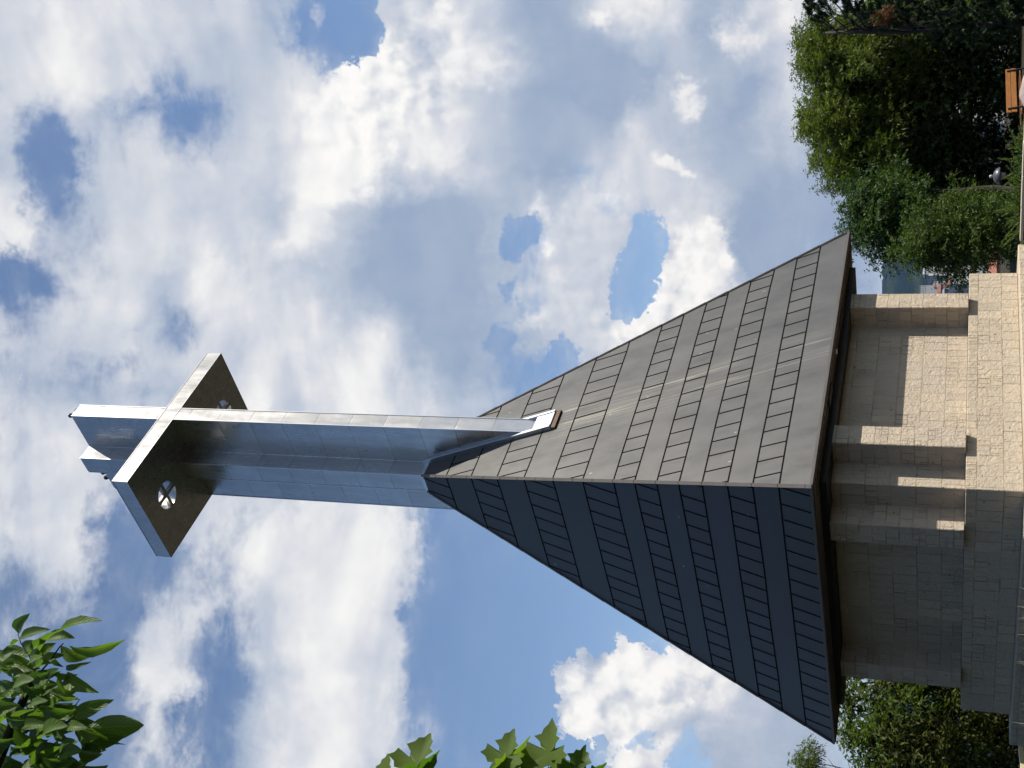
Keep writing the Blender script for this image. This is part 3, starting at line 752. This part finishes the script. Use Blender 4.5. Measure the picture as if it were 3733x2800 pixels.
make_tree('locust_tree', 'smaller dark leaved tree whose branch hangs beside the right corner of the roof', 'tree', g_(3500, 700, 46), (g_(3500, 700, 46).x, g_(3500, 700, 46).y, .8), [lobe], 46, 1.6, (90,), (.24, .48), 190, 7, .15, .062, .34, M['ash_dark'], .16, 26)
young = [(3300, 925), (3275, 950), (3310, 840), (3340, 800), (3420, 760), (3500, 720), (3620, 700), (3720, 780), (3700, 940), (3560, 975), (3520, 1015), (3465, 985), (3430, 955), (3390, 940), (3345, 950)]
make_tree('young_ash_tree', 'low young ash tree with light green leaves just beside the right end of the plinth', 'tree', g_(3640, 900, 42), (g_(3640, 900, 42).x, g_(3640, 900, 42).y, -.5), [young, [(3300, 930), (3282, 950), (3330, 850), (3400, 870), (3430, 940), (3345, 950)]], 41, 1.5, (105, 34), (.22, .46), 190, 7, .13, .046, .32, M['young'], .10, 26)
back = [(3080, 110), (3200, -40), (3733, -60), (3733, 900), (3560, 960), (3440, 900), (3330, 800), (3200, 700), (3100, 560)]
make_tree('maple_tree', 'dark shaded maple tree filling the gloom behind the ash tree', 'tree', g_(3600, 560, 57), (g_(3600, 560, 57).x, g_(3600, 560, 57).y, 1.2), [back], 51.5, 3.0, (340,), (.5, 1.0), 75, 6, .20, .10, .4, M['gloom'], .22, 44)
# pine at the right edge of the view (top edge of the photograph)
pine = empty('pine_tree', g_(3560, 95, 44), 0, 'dark pine tree at the far right with a patch of rusty dead needles', 'tree')
pb = np.array(pine.location)
poly = [(2865, 5), (2872, -30), (2960, -200), (3733, -260), (3733, 120), (3400, 150), (3300, 120), (3200, 130), (3060, 80), (2940, 95), (2925, 60), (2960, 30), (2935, 15), (2890, 30)]
pts = crown_points(poly, 420, 43.5, 1.8, 4)
lv = Leaves()
for c in pts:
    c = c-pb; k = 260; ax = unit(np.array([[c[0], c[1], .25]])+rng.normal(size=(1, 3))*.4)[0]; ln = random.uniform(.35, .7)
    tt = rng.random(k); base = c+ax*(tt*ln)[:, None]; d = unit(rng.normal(size=(k, 3))+ax*.9); sd = unit(np.cross(d, rng.normal(size=(k, 3))))
    lv.leaf(base, d, sd, rng.uniform(.08, .15, k), np.full(k, .028), 0)
lv.build('crown', M['needle'], pine)
lv = Leaves()
for c in crown_points([(3195, 80), (3215, 25), (3250, 50), (3245, 105), (3210, 108)], 9, 41.2, .3, 2):
    c = c-pb; k = 110; ax = unit(rng.normal(size=(1, 3)))[0]; tt = rng.random(k); base = c+ax*(tt*.3)[:, None]; d = unit(rng.normal(size=(k, 3))+ax*.9); sd = unit(np.cross(d, rng.normal(size=(k, 3))))
    lv.leaf(base, d, sd, rng.uniform(.07, .13, k), np.full(k, .022), 0)
lv.build('dead_twigs', M['rustneedle'], pine)
mb = MB(); limbs(mb, (.3, .3, 6.5), (0, 0, -.1), [p-pb for p in pts], .10, 36, .04); mb.build('trunk', M['bark'], pine, fix=False)
# tree left of the chapel (bottom edge of the photograph)
bush = [(3068, 2490), (3055, 2530), (3110, 2560), (3100, 2600), (3090, 2640), (3110, 2690), (3140, 2720), (3145, 2900), (3733, 2950), (3733, 2540), (3620, 2560), (3540, 2480), (3400, 2455), (3200, 2430), (3080, 2440)]
make_tree('walnut_sapling', 'leafy tree with brown tinged twigs beyond the left wall of the chapel', 'tree', g_(3640, 2680, 39), (g_(3640, 2680, 39).x, g_(3640, 2680, 39).y, .3), [bush], 38, 2.2, (185,), (.28, .55), 100, 7, .19, .080, .40, M['bush'], .14, 34, droop=.4)
make_tree('birch_tree', 'pale green tree top peeping in at the lower left below the roof tip', 'tree', g_(3300, 2860, 48), (g_(3300, 2860, 48).x, g_(3300, 2860, 48).y, 2.), [[(2905, 2790), (2935, 2722), (2975, 2725), (2960, 2790), (3010, 2900), (3100, 3000), (2960, 3000)]], 48, 1.0, (46,), (.2, .38), 260, 8, .12, .04, .3, M['ash'], .12, 14)

# ------------------------------------------------------------------ branches hanging in from trees beside the camera
def big_leaf(mb, base, tip, width, nrm, curl=.12, fold=.22, seg=9, droop=0.):
    base, tip, nrm = Vector(base), Vector(tip), Vector(nrm).normalized(); ax = tip-base; L = ax.length; d = ax/L
    sd = d.cross(nrm).normalized(); nn = sd.cross(d).normalized(); n0 = len(mb.v); rows = []
    for i in range(seg+1):
        t = i/seg; wv = width/2*math.sin(math.pi*min(1, t**.82*.97+.03))**.75*(1 if t < .55 else (1-(t-.55)*.25)); wv = max(wv, .001) if 0 < i < seg else .0006
        c = base+ax*t+nn*(math.sin(math.pi*t)*curl*L)-nn*(t*t*droop*L)
        rp_ = math.sin(t*math.pi*6)*.012*L
        row = [c+sd*wv+nn*(abs(wv)*fold*2+rp_), c+sd*wv*.5+nn*(abs(wv)*fold*.8), c, c-sd*wv*.5+nn*(abs(wv)*fold*.8), c-sd*wv+nn*(abs(wv)*fold*2-rp_)]
        rows.append(row); mb.v += [tuple(p) for p in row]
        mb.uvs += [(u_, t) for u_ in (0, .25, .5, .75, 1)]
    for i in range(seg):
        for k in range(4):
            a0 = n0+i*5+k; mb.f.append((a0, a0+1, a0+6, a0+5)); mb.mi.append(0); mb.sm.append(True)
def build_uv(mb, name, m_, parent):
    o = mb.build(name, m_, parent, fix=False); uv = o.data.uv_layers[0].data
    for l in o.data.loops: uv[l.index].uv = mb.uvs[l.vertex_index]
    return o
SUNV = Vector(SUN)
wal = empty('walnut_tree', (at(260, 3400, 6.5).x, at(260, 3400, 6.5).y, GZ), 0, 'walnut tree whose leafy branch hangs into the upper left of the view', 'tree')
WB = Vector(wal.location); D5 = 4.6
def Zp(u, v): return u*.3618, 2200+v*.3618
keys = [(580,295,990,125,110),(700,430,1245,400,115),(200,350,480,250,95),(190,310,275,110,115),(400,480,575,250,120),(610,440,885,555,135),(665,650,915,590,50),(520,670,785,720,95),(670,740,950,890,125),(400,940,790,960,100),(760,1130,1140,970,120),(890,1250,1460,1230,200),(780,1330,1260,1340,190),(900,1510,1265,1390,85),(400,1050,750,1090,160),(90,1010,430,1200,220),(700,1150,860,1260,110),(860,1260,900,1130,80),(380,1640,660,1420,170),(700,1600,1090,1640,230),(100,430,180,370,70),(30,530,160,460,85),(0,640,200,590,95),(-20,700,110,850,160),(430,900,570,820,85),(280,1370,480,1300,95),(470,380,750,340,120),(230,470,350,380,90),(350,560,470,420,110),(540,520,640,640,90),(590,730,650,920,60),(120,700,260,760,110),(760,1090,815,960,60)]
mb = MB(); mb.uvs = []; tw = MB()
def put_leaf(x0, y0, x1, y1, wd, jd):
    b0 = Vector(at(*Zp(x0, y0), D5+jd))-WB; t0 = Vector(at(*Zp(x1, y1), D5+jd+random.uniform(-.12, .12)))-WB
    sc_ = wd*.3618*D5/F/math.cos(R(35))*1.0
    n_ = Vector((random.uniform(-.5, .5), random.uniform(-.9, .3)-.2, random.uniform(.2, 1.1)))
    big_leaf(mb, b0, t0, sc_*1.25, n_, random.uniform(.02, .12), random.uniform(.15, .40), droop=random.uniform(0, .12))
    return b0
ends = []
for k_ in keys: ends.append(put_leaf(*k_, random.uniform(-.15, .15)))
for i in range(260):
    u, v = random.uniform(-260, 860), random.uniform(520, 1950)
    if u > 300+(v-480)*.62: continue
    a0 = random.uniform(-1.2, 1.5); ln = random.uniform(150, 330); ends.append(put_leaf(u, v, u+ln*math.cos(a0), v+ln*math.sin(a0)*.8, ln*random.uniform(.38, .55), random.uniform(-.25, .5)))
build_uv(mb, 'leaves', M['walnut'], wal)
def Tw(pl_, r0, r1, dd=0.):
    pp = [Vector(at(*Zp(u, v), D5+dd))-WB for u, v in pl_]; tw.tube(pp, [r0+(r1-r0)*i/(len(pp)-1) for i in range(len(pp))], 7)
Tw([(-500, 2600), (-150, 1900), (60, 1400), (180, 1080), (270, 900), (340, 760), (345, 640), (330, 560)], .030, .006)
Tw([(60, 1400), (330, 1250), (560, 1270), (700, 1180), (790, 1100)], .010, .004); Tw([(-50, 1000), (60, 1060), (110, 1210), (150, 1300)], .007, .005)
Tw([(345, 640), (300, 540), (210, 400), (180, 310)], .004, .0025); Tw([(340, 760), (470, 620), (600, 440), (640, 400)], .005, .0025); Tw([(180, 1080), (300, 1000), (420, 1040)], .006, .003)
Tw([(700, 1180), (820, 1260), (900, 1250)], .004, .003); Tw([(-50, 520), (60, 560), (250, 640), (345, 700)], .003, .004)
# the limb carries on to a trunk beside the view
lim = [Vector(at(*Zp(-500, 2600), D5))-WB, Vector((-.2, .1, 3.4)), Vector((0, 0, 2.2)), Vector((0, 0, 0))]
tw.tube(lim, [.032, .07, .11, .16], 9)
tw.build('branch', M['bark'], wal, fix=False)
lv = Leaves(); sprays(lv, [np.array([random.uniform(-2.4, 1.1), random.uniform(-2.6, 1.6), random.uniform(2.6, 6.2)])+np.array([-1.6, -.6, 0]) for _ in range(46)], [random.uniform(.5, .9) for _ in range(46)], 34, 7, .17, .075, .35)
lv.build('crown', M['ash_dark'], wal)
# maple sprigs
def maple_leaf(mb, c, tipd, sided, size, cup=.12):
    """five pointed lobes round a stalk end; c is the stalk end"""
    c, tipd, sided = Vector(c), Vector(tipd).normalized(), Vector(sided).normalized(); nn = tipd.cross(sided).normalized()
    ol = [(0, 0), (.10, -.05), (.26, -.20), (.42, -.22), (.36, -.06), (.34, .06), (.52, .04), (.56, .16), (.78, .24), (.60, .34), (.58, .48), (.40, .42), (.25, .38), (.27, .52), (.42, .64), (.24, .72), (.20, .84), (.09, .90), (.03, 1.06)]
    full_ = ol+[(-x, y) for x, y in reversed(ol[1:])]
    n0 = len(mb.v); ctr = c+tipd*(.30*size); mb.v.append(tuple(ctr)); mb.uvs.append((.5, .3))
    for x, y in full_:
        rr_ = x*x+(y-.3)**2; j = 1+random.uniform(-.05, .05)
        mb.v.append(tuple(c+sided*(x*size*j)+tipd*(y*size*j)+nn*(-cup*rr_*size+abs(x)*.35*size+.03*size*math.sin(9*x+7*y)))); mb.uvs.append((.5+x*.6, y))
    k = len(full_)
    for i in range(k): mb.f.append((n0, n0+1+i, n0+1+(i+1) % k)); mb.mi.append(0); mb.sm.append(True)
mp = empty('field_maple_tree', (at(1500, 3600, 7.5).x, at(1500, 3600, 7.5).y, GZ), 0, 'maple tree whose lobed bright green leaves poke in at the left edge', 'tree')
MBs = Vector(mp.location); mb = MB(); mb.uvs = []; tw = MB(); D6 = 5.4
def ml(sx0, sy0, tx, ty, size, jd=0., roll=0.):
    c = at(sx0, sy0, D6+jd); t = at(tx, ty, D6+jd+.02); d = (t-c); L = d.length
    view = Vector(ray(sx0, sy0)); sd = d.cross(view).normalized(); sd = (sd*math.cos(roll)+view*math.sin(roll))
    maple_leaf(mb, c-MBs, d, sd, L)
    return c-MBs
st_ = []
for a0 in [(1500, 2830, 1565, 2675, 0, .05, .75), (1480, 2850, 1600, 2745, 0, .0, -.9), (1408, 2880, 1412, 2752, 0, .0, 1.0), (1835, 2800, 1870, 2662, 0, .0, .7), (1815, 2830, 1925, 2700, 0, .08, -.95), (2000, 2790, 2012, 2632, 0, .0, .75), (1915, 2860, 1945, 2735, 0, .05, .3),
           (2090, 2840, 2130, 2722, 0, .0, .2), (2120, 2860, 2205, 2790, 0, .06, -.6), (2075, 2850, 2055, 2760, 0, .1, .4), (2010, 2870, 2030, 2780, 0, 0, .8), (1700, 2960, 1740, 2850, 0, .1, .2), (1300, 2980, 1360, 2860, 0, .1, .2), (1960, 2980, 2060, 2880, 0, .1, .2)]:
    st_.append(ml(*a0))
build_uv(mb, 'leaves', M['maple'], mp)
hub = [at(1560, 3100, D6+.1)-MBs, at(1990, 3080, D6+.1)-MBs]
for c in st_:
    h_ = min(hub, key=lambda h: (h-c).length); tw.tube([c, c.lerp(h_, .5)+Vector((0, 0, .03)), h_], [.0018, .002, .004], 5)
for h_ in hub: tw.tube([h_, h_.lerp(Vector((0, 0, 3.4)), .5)+Vector((0, 0, .25)), Vector((0, 0, 3.2))], [.006, .02, .05], 7)
tw.tube([Vector((0, 0, -.1)), Vector((.03, .02, 1.2)), Vector((0, 0, 2.4)), Vector((-.05, 0, 3.6)), Vector((-.1, 0, 4.6))], [.17, .13, .11, .08, .04], 10)
tw.build('trunk', M['bark'], mp, fix=False)
lv = Leaves(); cc = [np.array([random.uniform(-3.2, .1), random.uniform(-2.2, 1.5), random.uniform(2.4, 6.)]) for _ in range(60)]
sprays(lv, cc, [random.uniform(.5, .9) for _ in cc], 30, 5, .16, .12, .3); lv.build('crown', M['maple'], mp)
# trees added out of view, left and behind, to darken the shaded walls
for i, (x, y, hh, ww) in enumerate([(-13, -38, 9, 4.2), (-21, -27, 11, 5), (-24, -14, 10, 4.6), (-6, -50, 12, 5.2), (-12.5, -12, 12, 3.6), (-15.5, -19, 13, 4.6), (-14.5, -4.5, 12, 3.2), (7, -52, 11, 5), (-17, -48, 12, 5), (-30, -2, 11, 5), (19, -50, 11, 5)]):
    t = empty('unseen_tree', (x, y, GZ), 0, ['rounded unseen tree added left of the camera','taller unseen tree added left of the lawn','unseen tree added out to the left before the chapel','unseen tree added behind the camera','slim unseen tree added to shade the left face of the chapel','stout unseen tree added next to the slim one','unseen tree added nearest the left roof tip','unseen tree added behind, right of the middle','unseen tree added behind, left of the middle','farthest unseen tree added on the left','unseen tree added behind on the far right'][i], 'tree', 'unseen trees added to shade the walls')
    cs = []
    while len(cs) < 60:
        v = rng.uniform(-1, 1, 3)
        if v@v < 1: cs.append(np.array([v[0]*ww, v[1]*ww, hh*.62+v[2]*hh*.42]))
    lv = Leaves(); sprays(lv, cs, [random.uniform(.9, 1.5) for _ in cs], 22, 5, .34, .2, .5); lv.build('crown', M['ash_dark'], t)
    mb = MB(); limbs(mb, (0, 0, hh*.6), (0, 0, -.1), cs, .24, 22); mb.build('trunk', M['bark'], t, fix=False)
#==S3==
# ------------------------------------------------------------------ low wall, bench, lamp, shrubs
lw = empty('low_terrace_wall', (5.78, .80, GZ), math.atan2(-1.24, 2.55), 'low dark brown wall with pale coping running right from the plinth', 'wall')
mb = MB(); mb.box(.25, 9.5, -.12, .12, -.05, .46); mb.build('wall_body', stone('dark_stone', .42, .2, .3, (.16, .10, .06)), lw, .01)
mb = MB()
x = .25
while x < 9.5:
    mb.box(x, min(x+.78, 9.5), -.16, .16, .461, .53+random.uniform(-.006, .006)); x += .79
mb.build('coping', simple('pale_coping', (.42, .37, .29), .85, 0, .2, 4, .5), lw, .008)
M['wood'] = None
def woodmat():
    m_, n, b = mat('varnished_wood'); g = n.node('TexCoord').outputs['Object']
    f = n.noise(n.node('Mapping', {'Vector': g, 'Scale': (1.2, 14., 14.)}).outputs[0], 3, 6, .65, .6)
    n.put(b.inputs['Base Color'], n.mix(n.mr(f, .3, .7), (.17, .062, .012), (.30, .12, .028))); n.put(b.inputs['Roughness'], .38); return m_
M['wood'] = woodmat()
# bench seen from behind: slats in the photograph from (3663,240) to (3668,398)
A0, A1 = at(3665, 241, 37.5), at(3670, 398, 35.2)
bl = (Vector((A1.x, A1.y, 0))-Vector((A0.x, A0.y, 0))); bn = empty('park_bench', ((A0.x+A1.x)/2, (A0.y+A1.y)/2, A0.z-.82), math.atan2(bl.y, bl.x)+math.pi, 'brown varnished wooden bench with dark iron frame under the trees', 'bench')
half_l = bl.length/2; GB = A0.z-.82
def slat(z0_, h_, y_, nm_, par):
    mb = MB(); mb.box(-half_l, half_l, y_, y_+.028, z0_, z0_+h_); return mb.build(nm_, M['wood'], par, .004)
br = slat(.69, .125, .10, 'backrest', bn)
mb = MB(); mb.box(-half_l, half_l, .085, .113, .545, .68); lo2 = mb.build('backrest_slat', M['wood'], bn, .004)
mb = MB()
for i in range(4): mb.box(-half_l, half_l, .16+i*.105, .25+i*.105, .42, .45)
mb.build('seat', M['wood'], bn, .004)
for sx_ in (-1, 1):
    xx = sx_*(half_l-.17); mb = MB()
    mb.bar((xx, .08, .78), (xx, .03, .38), .05, .035, (0, 1, 0)); mb.bar((xx, .05, .40), (xx, .58, .40), .045, .035); mb.bar((xx, .55, .40), (xx, .58, 0), .045, .035, (0, 1, 0)); mb.bar((xx, .03, .40), (xx, -.06, 0), .045, .035, (0, 1, 0))
    mb.build('leg', M['dark_metal'], bn, .004)
mb = MB(); mb.box(-6, 6, -3, 3, -1.2, 0)
bt = struct(mb.build('bench_terrace', ground_mat())); bt.location = (bn.location.x+1.5, bn.location.y+1.2, bn.location.z-.0); bt.rotation_euler = bn.rotation_euler
# boulder at the right edge
bp_ = at(3731, 330, 29.2); bm = bmesh.new(); bmesh.ops.create_icosphere(bm, subdivisions=4, radius=1)
from mathutils import noise as mn
for v in bm.verts:
    k = 1+.22*mn.noise(v.co*1.3)+.09*mn.noise(v.co*3.7); v.co = Vector((v.co.x*k*.52, v.co.y*k*.42, v.co.z*k*.34))
me = bpy.data.meshes.new('boulder'); bm.to_mesh(me); bm.free(); me.polygons.foreach_set('use_smooth', [True]*len(me.polygons)); me.materials.append(simple('pinkish_rock', (.30, .235, .21), .9, 0, .35, 3, .7))
bo = bpy.data.objects.new('boulder', me); COL.objects.link(bo); bo.location = (bp_.x, bp_.y, bp_.z-.27); tag(bo, 'pinkish grey boulder in front of the wooden bench', 'rock')
# mushroom garden lamp
lp = at(3642, 642, 35.5); lamp = empty('garden_lamp', (lp.x, lp.y, GZ), 0, 'short garden lamp with grey dome cap among the juniper shrubs', 'lamp')
hz = lp.z-GZ; mb = MB(); mb.lathe((0, 0, 0), [(0, 0), (.09, 0), (.09, .04), (.035, .06), (.035, hz-.20), (.06, hz-.18), (0, hz-.18)], 14); mb.build('post', M['dark_metal'], lamp)
mb = MB(); mb.lathe((0, 0, hz), [(0, -.17), (.085, -.17), (.10, -.02), (.0, -.02)], 18); mb.build('lamp_glass', simple('frosted_glass', (.35, .33, .28), .4), lamp)
mb = MB(); mb.lathe((0, 0, hz), [(0, -.015), (.235, -.03), (.245, -.01), (.20, .07), (.13, .13), (.045, .155), (0, .157)], 24); shd = mb.build('lamp_cap', simple('grey_enamel', (.07, .073, .08), .4, .2, .05), lamp)
mb = MB(); mb.lathe((0, 0, hz), [(0, .157), (.03, .157), (.045, .19), (.045, .225), (.03, .245), (0, .247)], 14); mb.build('finial', simple('white_knob', (.40, .42, .42), .4), shd)
# junipers along the wall
def juniper(x, y, d, n_, ln, label):
    b0 = at(x, y, d); t = empty('juniper_shrub', (b0.x, b0.y, GZ), 0, label, 'shrub', 'spiky juniper shrubs behind the low wall'); lv = Leaves(); mb = MB()
    for _ in range(n_):
        a0 = random.uniform(0, 2*math.pi); tilt = random.uniform(.25, .95); L = ln*random.uniform(.6, 1.1); d_ = Vector((math.cos(a0)*tilt, math.sin(a0)*tilt, 1.)).normalized(); s_ = Vector((math.cos(a0)*.12, math.sin(a0)*.12, 0)); pp = []
        for i in range(7):
            u = i/6; pp.append(s_+d_*L*u+Vector((0, 0, -.22*L*u*u))+Vector((math.cos(a0), math.sin(a0), 0))*(.1*L*u*u))
        mb.tube(pp, [.012*(1-.8*i/6) for i in range(7)], 4, cap=False)
        k = 130; tt = rng.uniform(.3, 1, k)**.8; idx = np.minimum((tt*6).astype(int), 5); fr = tt*6-idx; A = np.array([list(p) for p in pp]); base = A[idx]*(1-fr[:, None])+A[idx+1]*fr[:, None]
        dd = unit(np.array(d_)[None]*.9+rng.normal(size=(k, 3))*.55); lv.leaf(base, dd, unit(np.cross(dd, rng.normal(size=(k, 3)))), rng.uniform(.06, .13, k)*(1.25-tt), np.full(k, .026), 0)
    lv.build('foliage', M['juniper'], t); mb.build('stems', M['bark'], t, fix=False)
for a0 in [(3700, 540, 34, 16, 1.05, 'small upright juniper shrub nearest the bench'), (3700, 600, 34.5, 20, 1.35, 'juniper shrub just right of the garden lamp'), (3700, 690, 33.5, 22, 1.35, 'juniper shrub touching the left side of the garden lamp'), (3700, 745, 34.2, 24, 1.4, 'densest juniper shrub, second from the stone plinth'), (3700, 800, 33.2, 20, 1.25, 'juniper shrub with long leaning fronds nearest the stone plinth')]: juniper(*a0)
# weathered rail at the left edge
ra, rb2 = at(3722, 2728, 27.5), at(3722, 2990, 24.5)
d_ = (rb2-ra); rail = empty('wooden_rail', (ra.x, ra.y, GZ), math.atan2(d_.y, d_.x), 'weathered pale timber rail at the left end of the plinth', 'rail')
hz = ra.z-GZ; L_ = math.hypot(d_.x, d_.y); mb = MB(); mb.box(0, L_, -.07, .07, hz-.05, hz+.05); mb.build('beam', simple('weathered_timber', (.42, .36, .22), .8, 0, .35, 5, .5), rail, .008)
for xx in (.35, L_-.2):
    mb = MB(); mb.box(xx-.05, xx+.05, -.05, .05, -.05, hz-.051); mb.build('post', simple('timber_post', (.25, .20, .13), .85), rail, .005)
# dry stalks before the shaded plinth
lv = Leaves()
n_ = 90; y_ = rng.uniform(2180, 2700, n_); pos = np.array([list(at(3745, float(yy), 25.2+random.uniform(-.5, .5))) for yy in y_])
pos[:, 2] = GZ
for s_ in range(3):
    d = unit(np.array([[0, 0, 1.]])+rng.normal(size=(n_, 3))*.22); ln = rng.uniform(.35, .82, n_); lv.leaf(pos, d, unit(np.cross(d, rng.normal(size=(n_, 3)))), ln, np.full(n_, .012), .05)
dg_ = lv.build('dry_grass', simple('straw', (.22, .19, .14), .9), None); stuff(dg_); tag(dg_, 'thin dry grass stalks in front of the shaded plinth', 'grass')

# ------------------------------------------------------------------ town in the valley
M['plaster'] = simple('pale_plaster', (.33, .33, .32), .9); M['tile'] = simple('red_roof_tile', (.22, .085, .055), .9, 0, .3, .6); M['pane'] = simple('window_dark', (.03, .035, .04), .3); M['greyroof'] = simple('grey_roof', (.22, .22, .23), .8); M['pink'] = simple('pink_plaster', (.27, .15, .12), .9)
def house(name, label, x, y, d, w, dp, h, rh, rot, wm, rm, windows=True, group=None):
    p = at(x, y, d); g0 = hgt(d, math.atan2(p.x-CAM[0], p.y-CAM[1])); t = empty(name, (p.x, p.y, p.z-h), rot, label, 'house', group)
    drop = max(0., p.z-h-g0)+1.5
    mb = MB(); mb.box(-w/2, w/2, -dp/2, dp/2, -drop, h); mb.build('wall', wm, t)
    mb = MB(); ov = .06*w
    if rh > .1:
        a1 = [(-w/2-ov, -dp/2-ov, h), (w/2+ov, -dp/2-ov, h), (w/2+ov, dp/2+ov, h), (-w/2-ov, dp/2+ov, h)]; e = w*.5-.3*dp; r1, r2 = (-e, 0, h+rh), (e, 0, h+rh)
        mb.poly([a1[0], a1[1], r2, r1]); mb.poly([a1[2], a1[3], r1, r2]); mb.poly([a1[1], a1[2], r2]); mb.poly([a1[3], a1[0], r1]); mb.poly(a1[::-1])
    else: mb.box(-w/2-ov/2, w/2+ov/2, -dp/2-ov/2, dp/2+ov/2, h+.002, h+.3)
    mb.build('roof', rm, t)
    if windows:
        nx = max(2, int(w/2.6)); nz = max(1, int(h/2.9))
        for fx in range(nx):
            for fz in range(nz):
                mb = MB(); cx = -w/2+w*(fx+.5)/nx; cz = h-1.6-fz*2.9
                mb.box(cx-.5, cx+.5, -dp/2-.04, -dp/2-.003, cz-.7, cz+.7); mb.build('window', M['pane'], t)
    return t
# far slope seen between the chapel and the young tree
H = [('apartment_block', 'white flat roofed apartment block on the far slope, closest to the chapel wall', 3352, 1062, 1650, 13, 10, 11, 0, .2, 'plaster', 'greyroof'),
     ('apartment_block', 'tall pale grey block in the middle of the far town', 3384, 1022, 1750, 15, 10, 16, 0, -.3, 'plaster', 'greyroof'),
     ('town_house', 'grey house with tiled roof directly above the pale grey block', 3372, 992, 1800, 14, 9, 8, 3, .4, 'plaster', 'greyroof'),
     ('town_house', 'house with a bright red tiled roof above the plinth edge', 3430, 1054, 1300, 10, 8, 7, 4, .1, 'pink', 'tile'),
     ('town_house', 'small white house beside the red roofed one', 3443, 1066, 1250, 8, 7, 5, 2, -.2, 'plaster', 'greyroof'),
     ('town_house', 'narrow white house between the pale block and the red roof', 3408, 1040, 1500, 7, 7, 9, 2, .3, 'plaster', 'tile'),
     ('town_house', 'tiny brown roofed house low on the far slope', 3462, 1030, 1200, 9, 7, 5, 2.5, .5, 'plaster', 'tile'),
     ('town_house', 'pink walled house with red roof showing through the twigs above the plinth', 3632, 974, 190, 5.2, 4.5, 2.6, 1.2, .35, 'pink', 'tile'),
     ('town_house', 'white house glimpsed under the ash tree left of the bench', 3600, 270, 260, 9, 7, 5, 2, .2, 'plaster', 'tile'),
     ('town_house', 'pale house glimpsed behind the pine trunk', 3640, 40, 230, 8, 7, 6, 2, -.3, 'plaster', 'greyroof'),
     ('town_house', 'pale house glimpsed through the middle of the trees behind the lamp', 3520, 620, 330, 10, 8, 6, 3, -.1, 'plaster', 'tile'),
     ('town_house', 'grey roofed house glimpsed through the ash tree crown', 3500, 430, 360, 10, 8, 6, 3, .3, 'plaster', 'greyroof'),
     ('town_house', 'white house behind the rail at the left edge', 3690, 2740, 240, 9, 7, 4, 2, .4, 'plaster', 'tile')]
for i, a0 in enumerate(H): house(*a0[:10], M[a0[10]], M[a0[11]], windows=True, group='houses of the town in the valley')
# ------------------------------------------------------------------ haze
HZ = 0.000028
if HZ:
    m_ = bpy.data.materials.new('haze'); m_.use_nodes = True; n = NT(m_.node_tree); n.N.clear()
    v = n.node('VolumePrincipled', {'Color': (.28, .50, 1.0), 'Density': HZ, 'Anisotropy': .2}); o_ = n.node('OutputMaterial'); n.L.new(v.outputs[0], o_.inputs['Volume'])
    mb = MB(); mb.box(-7300, 7300, -7330, 7270, -75, 420); hz_ = mb.build('haze', m_); stuff(hz_); tag(hz_, 'thin blue summer haze over the valley and mountain', 'haze')
    hz_.visible_shadow = True
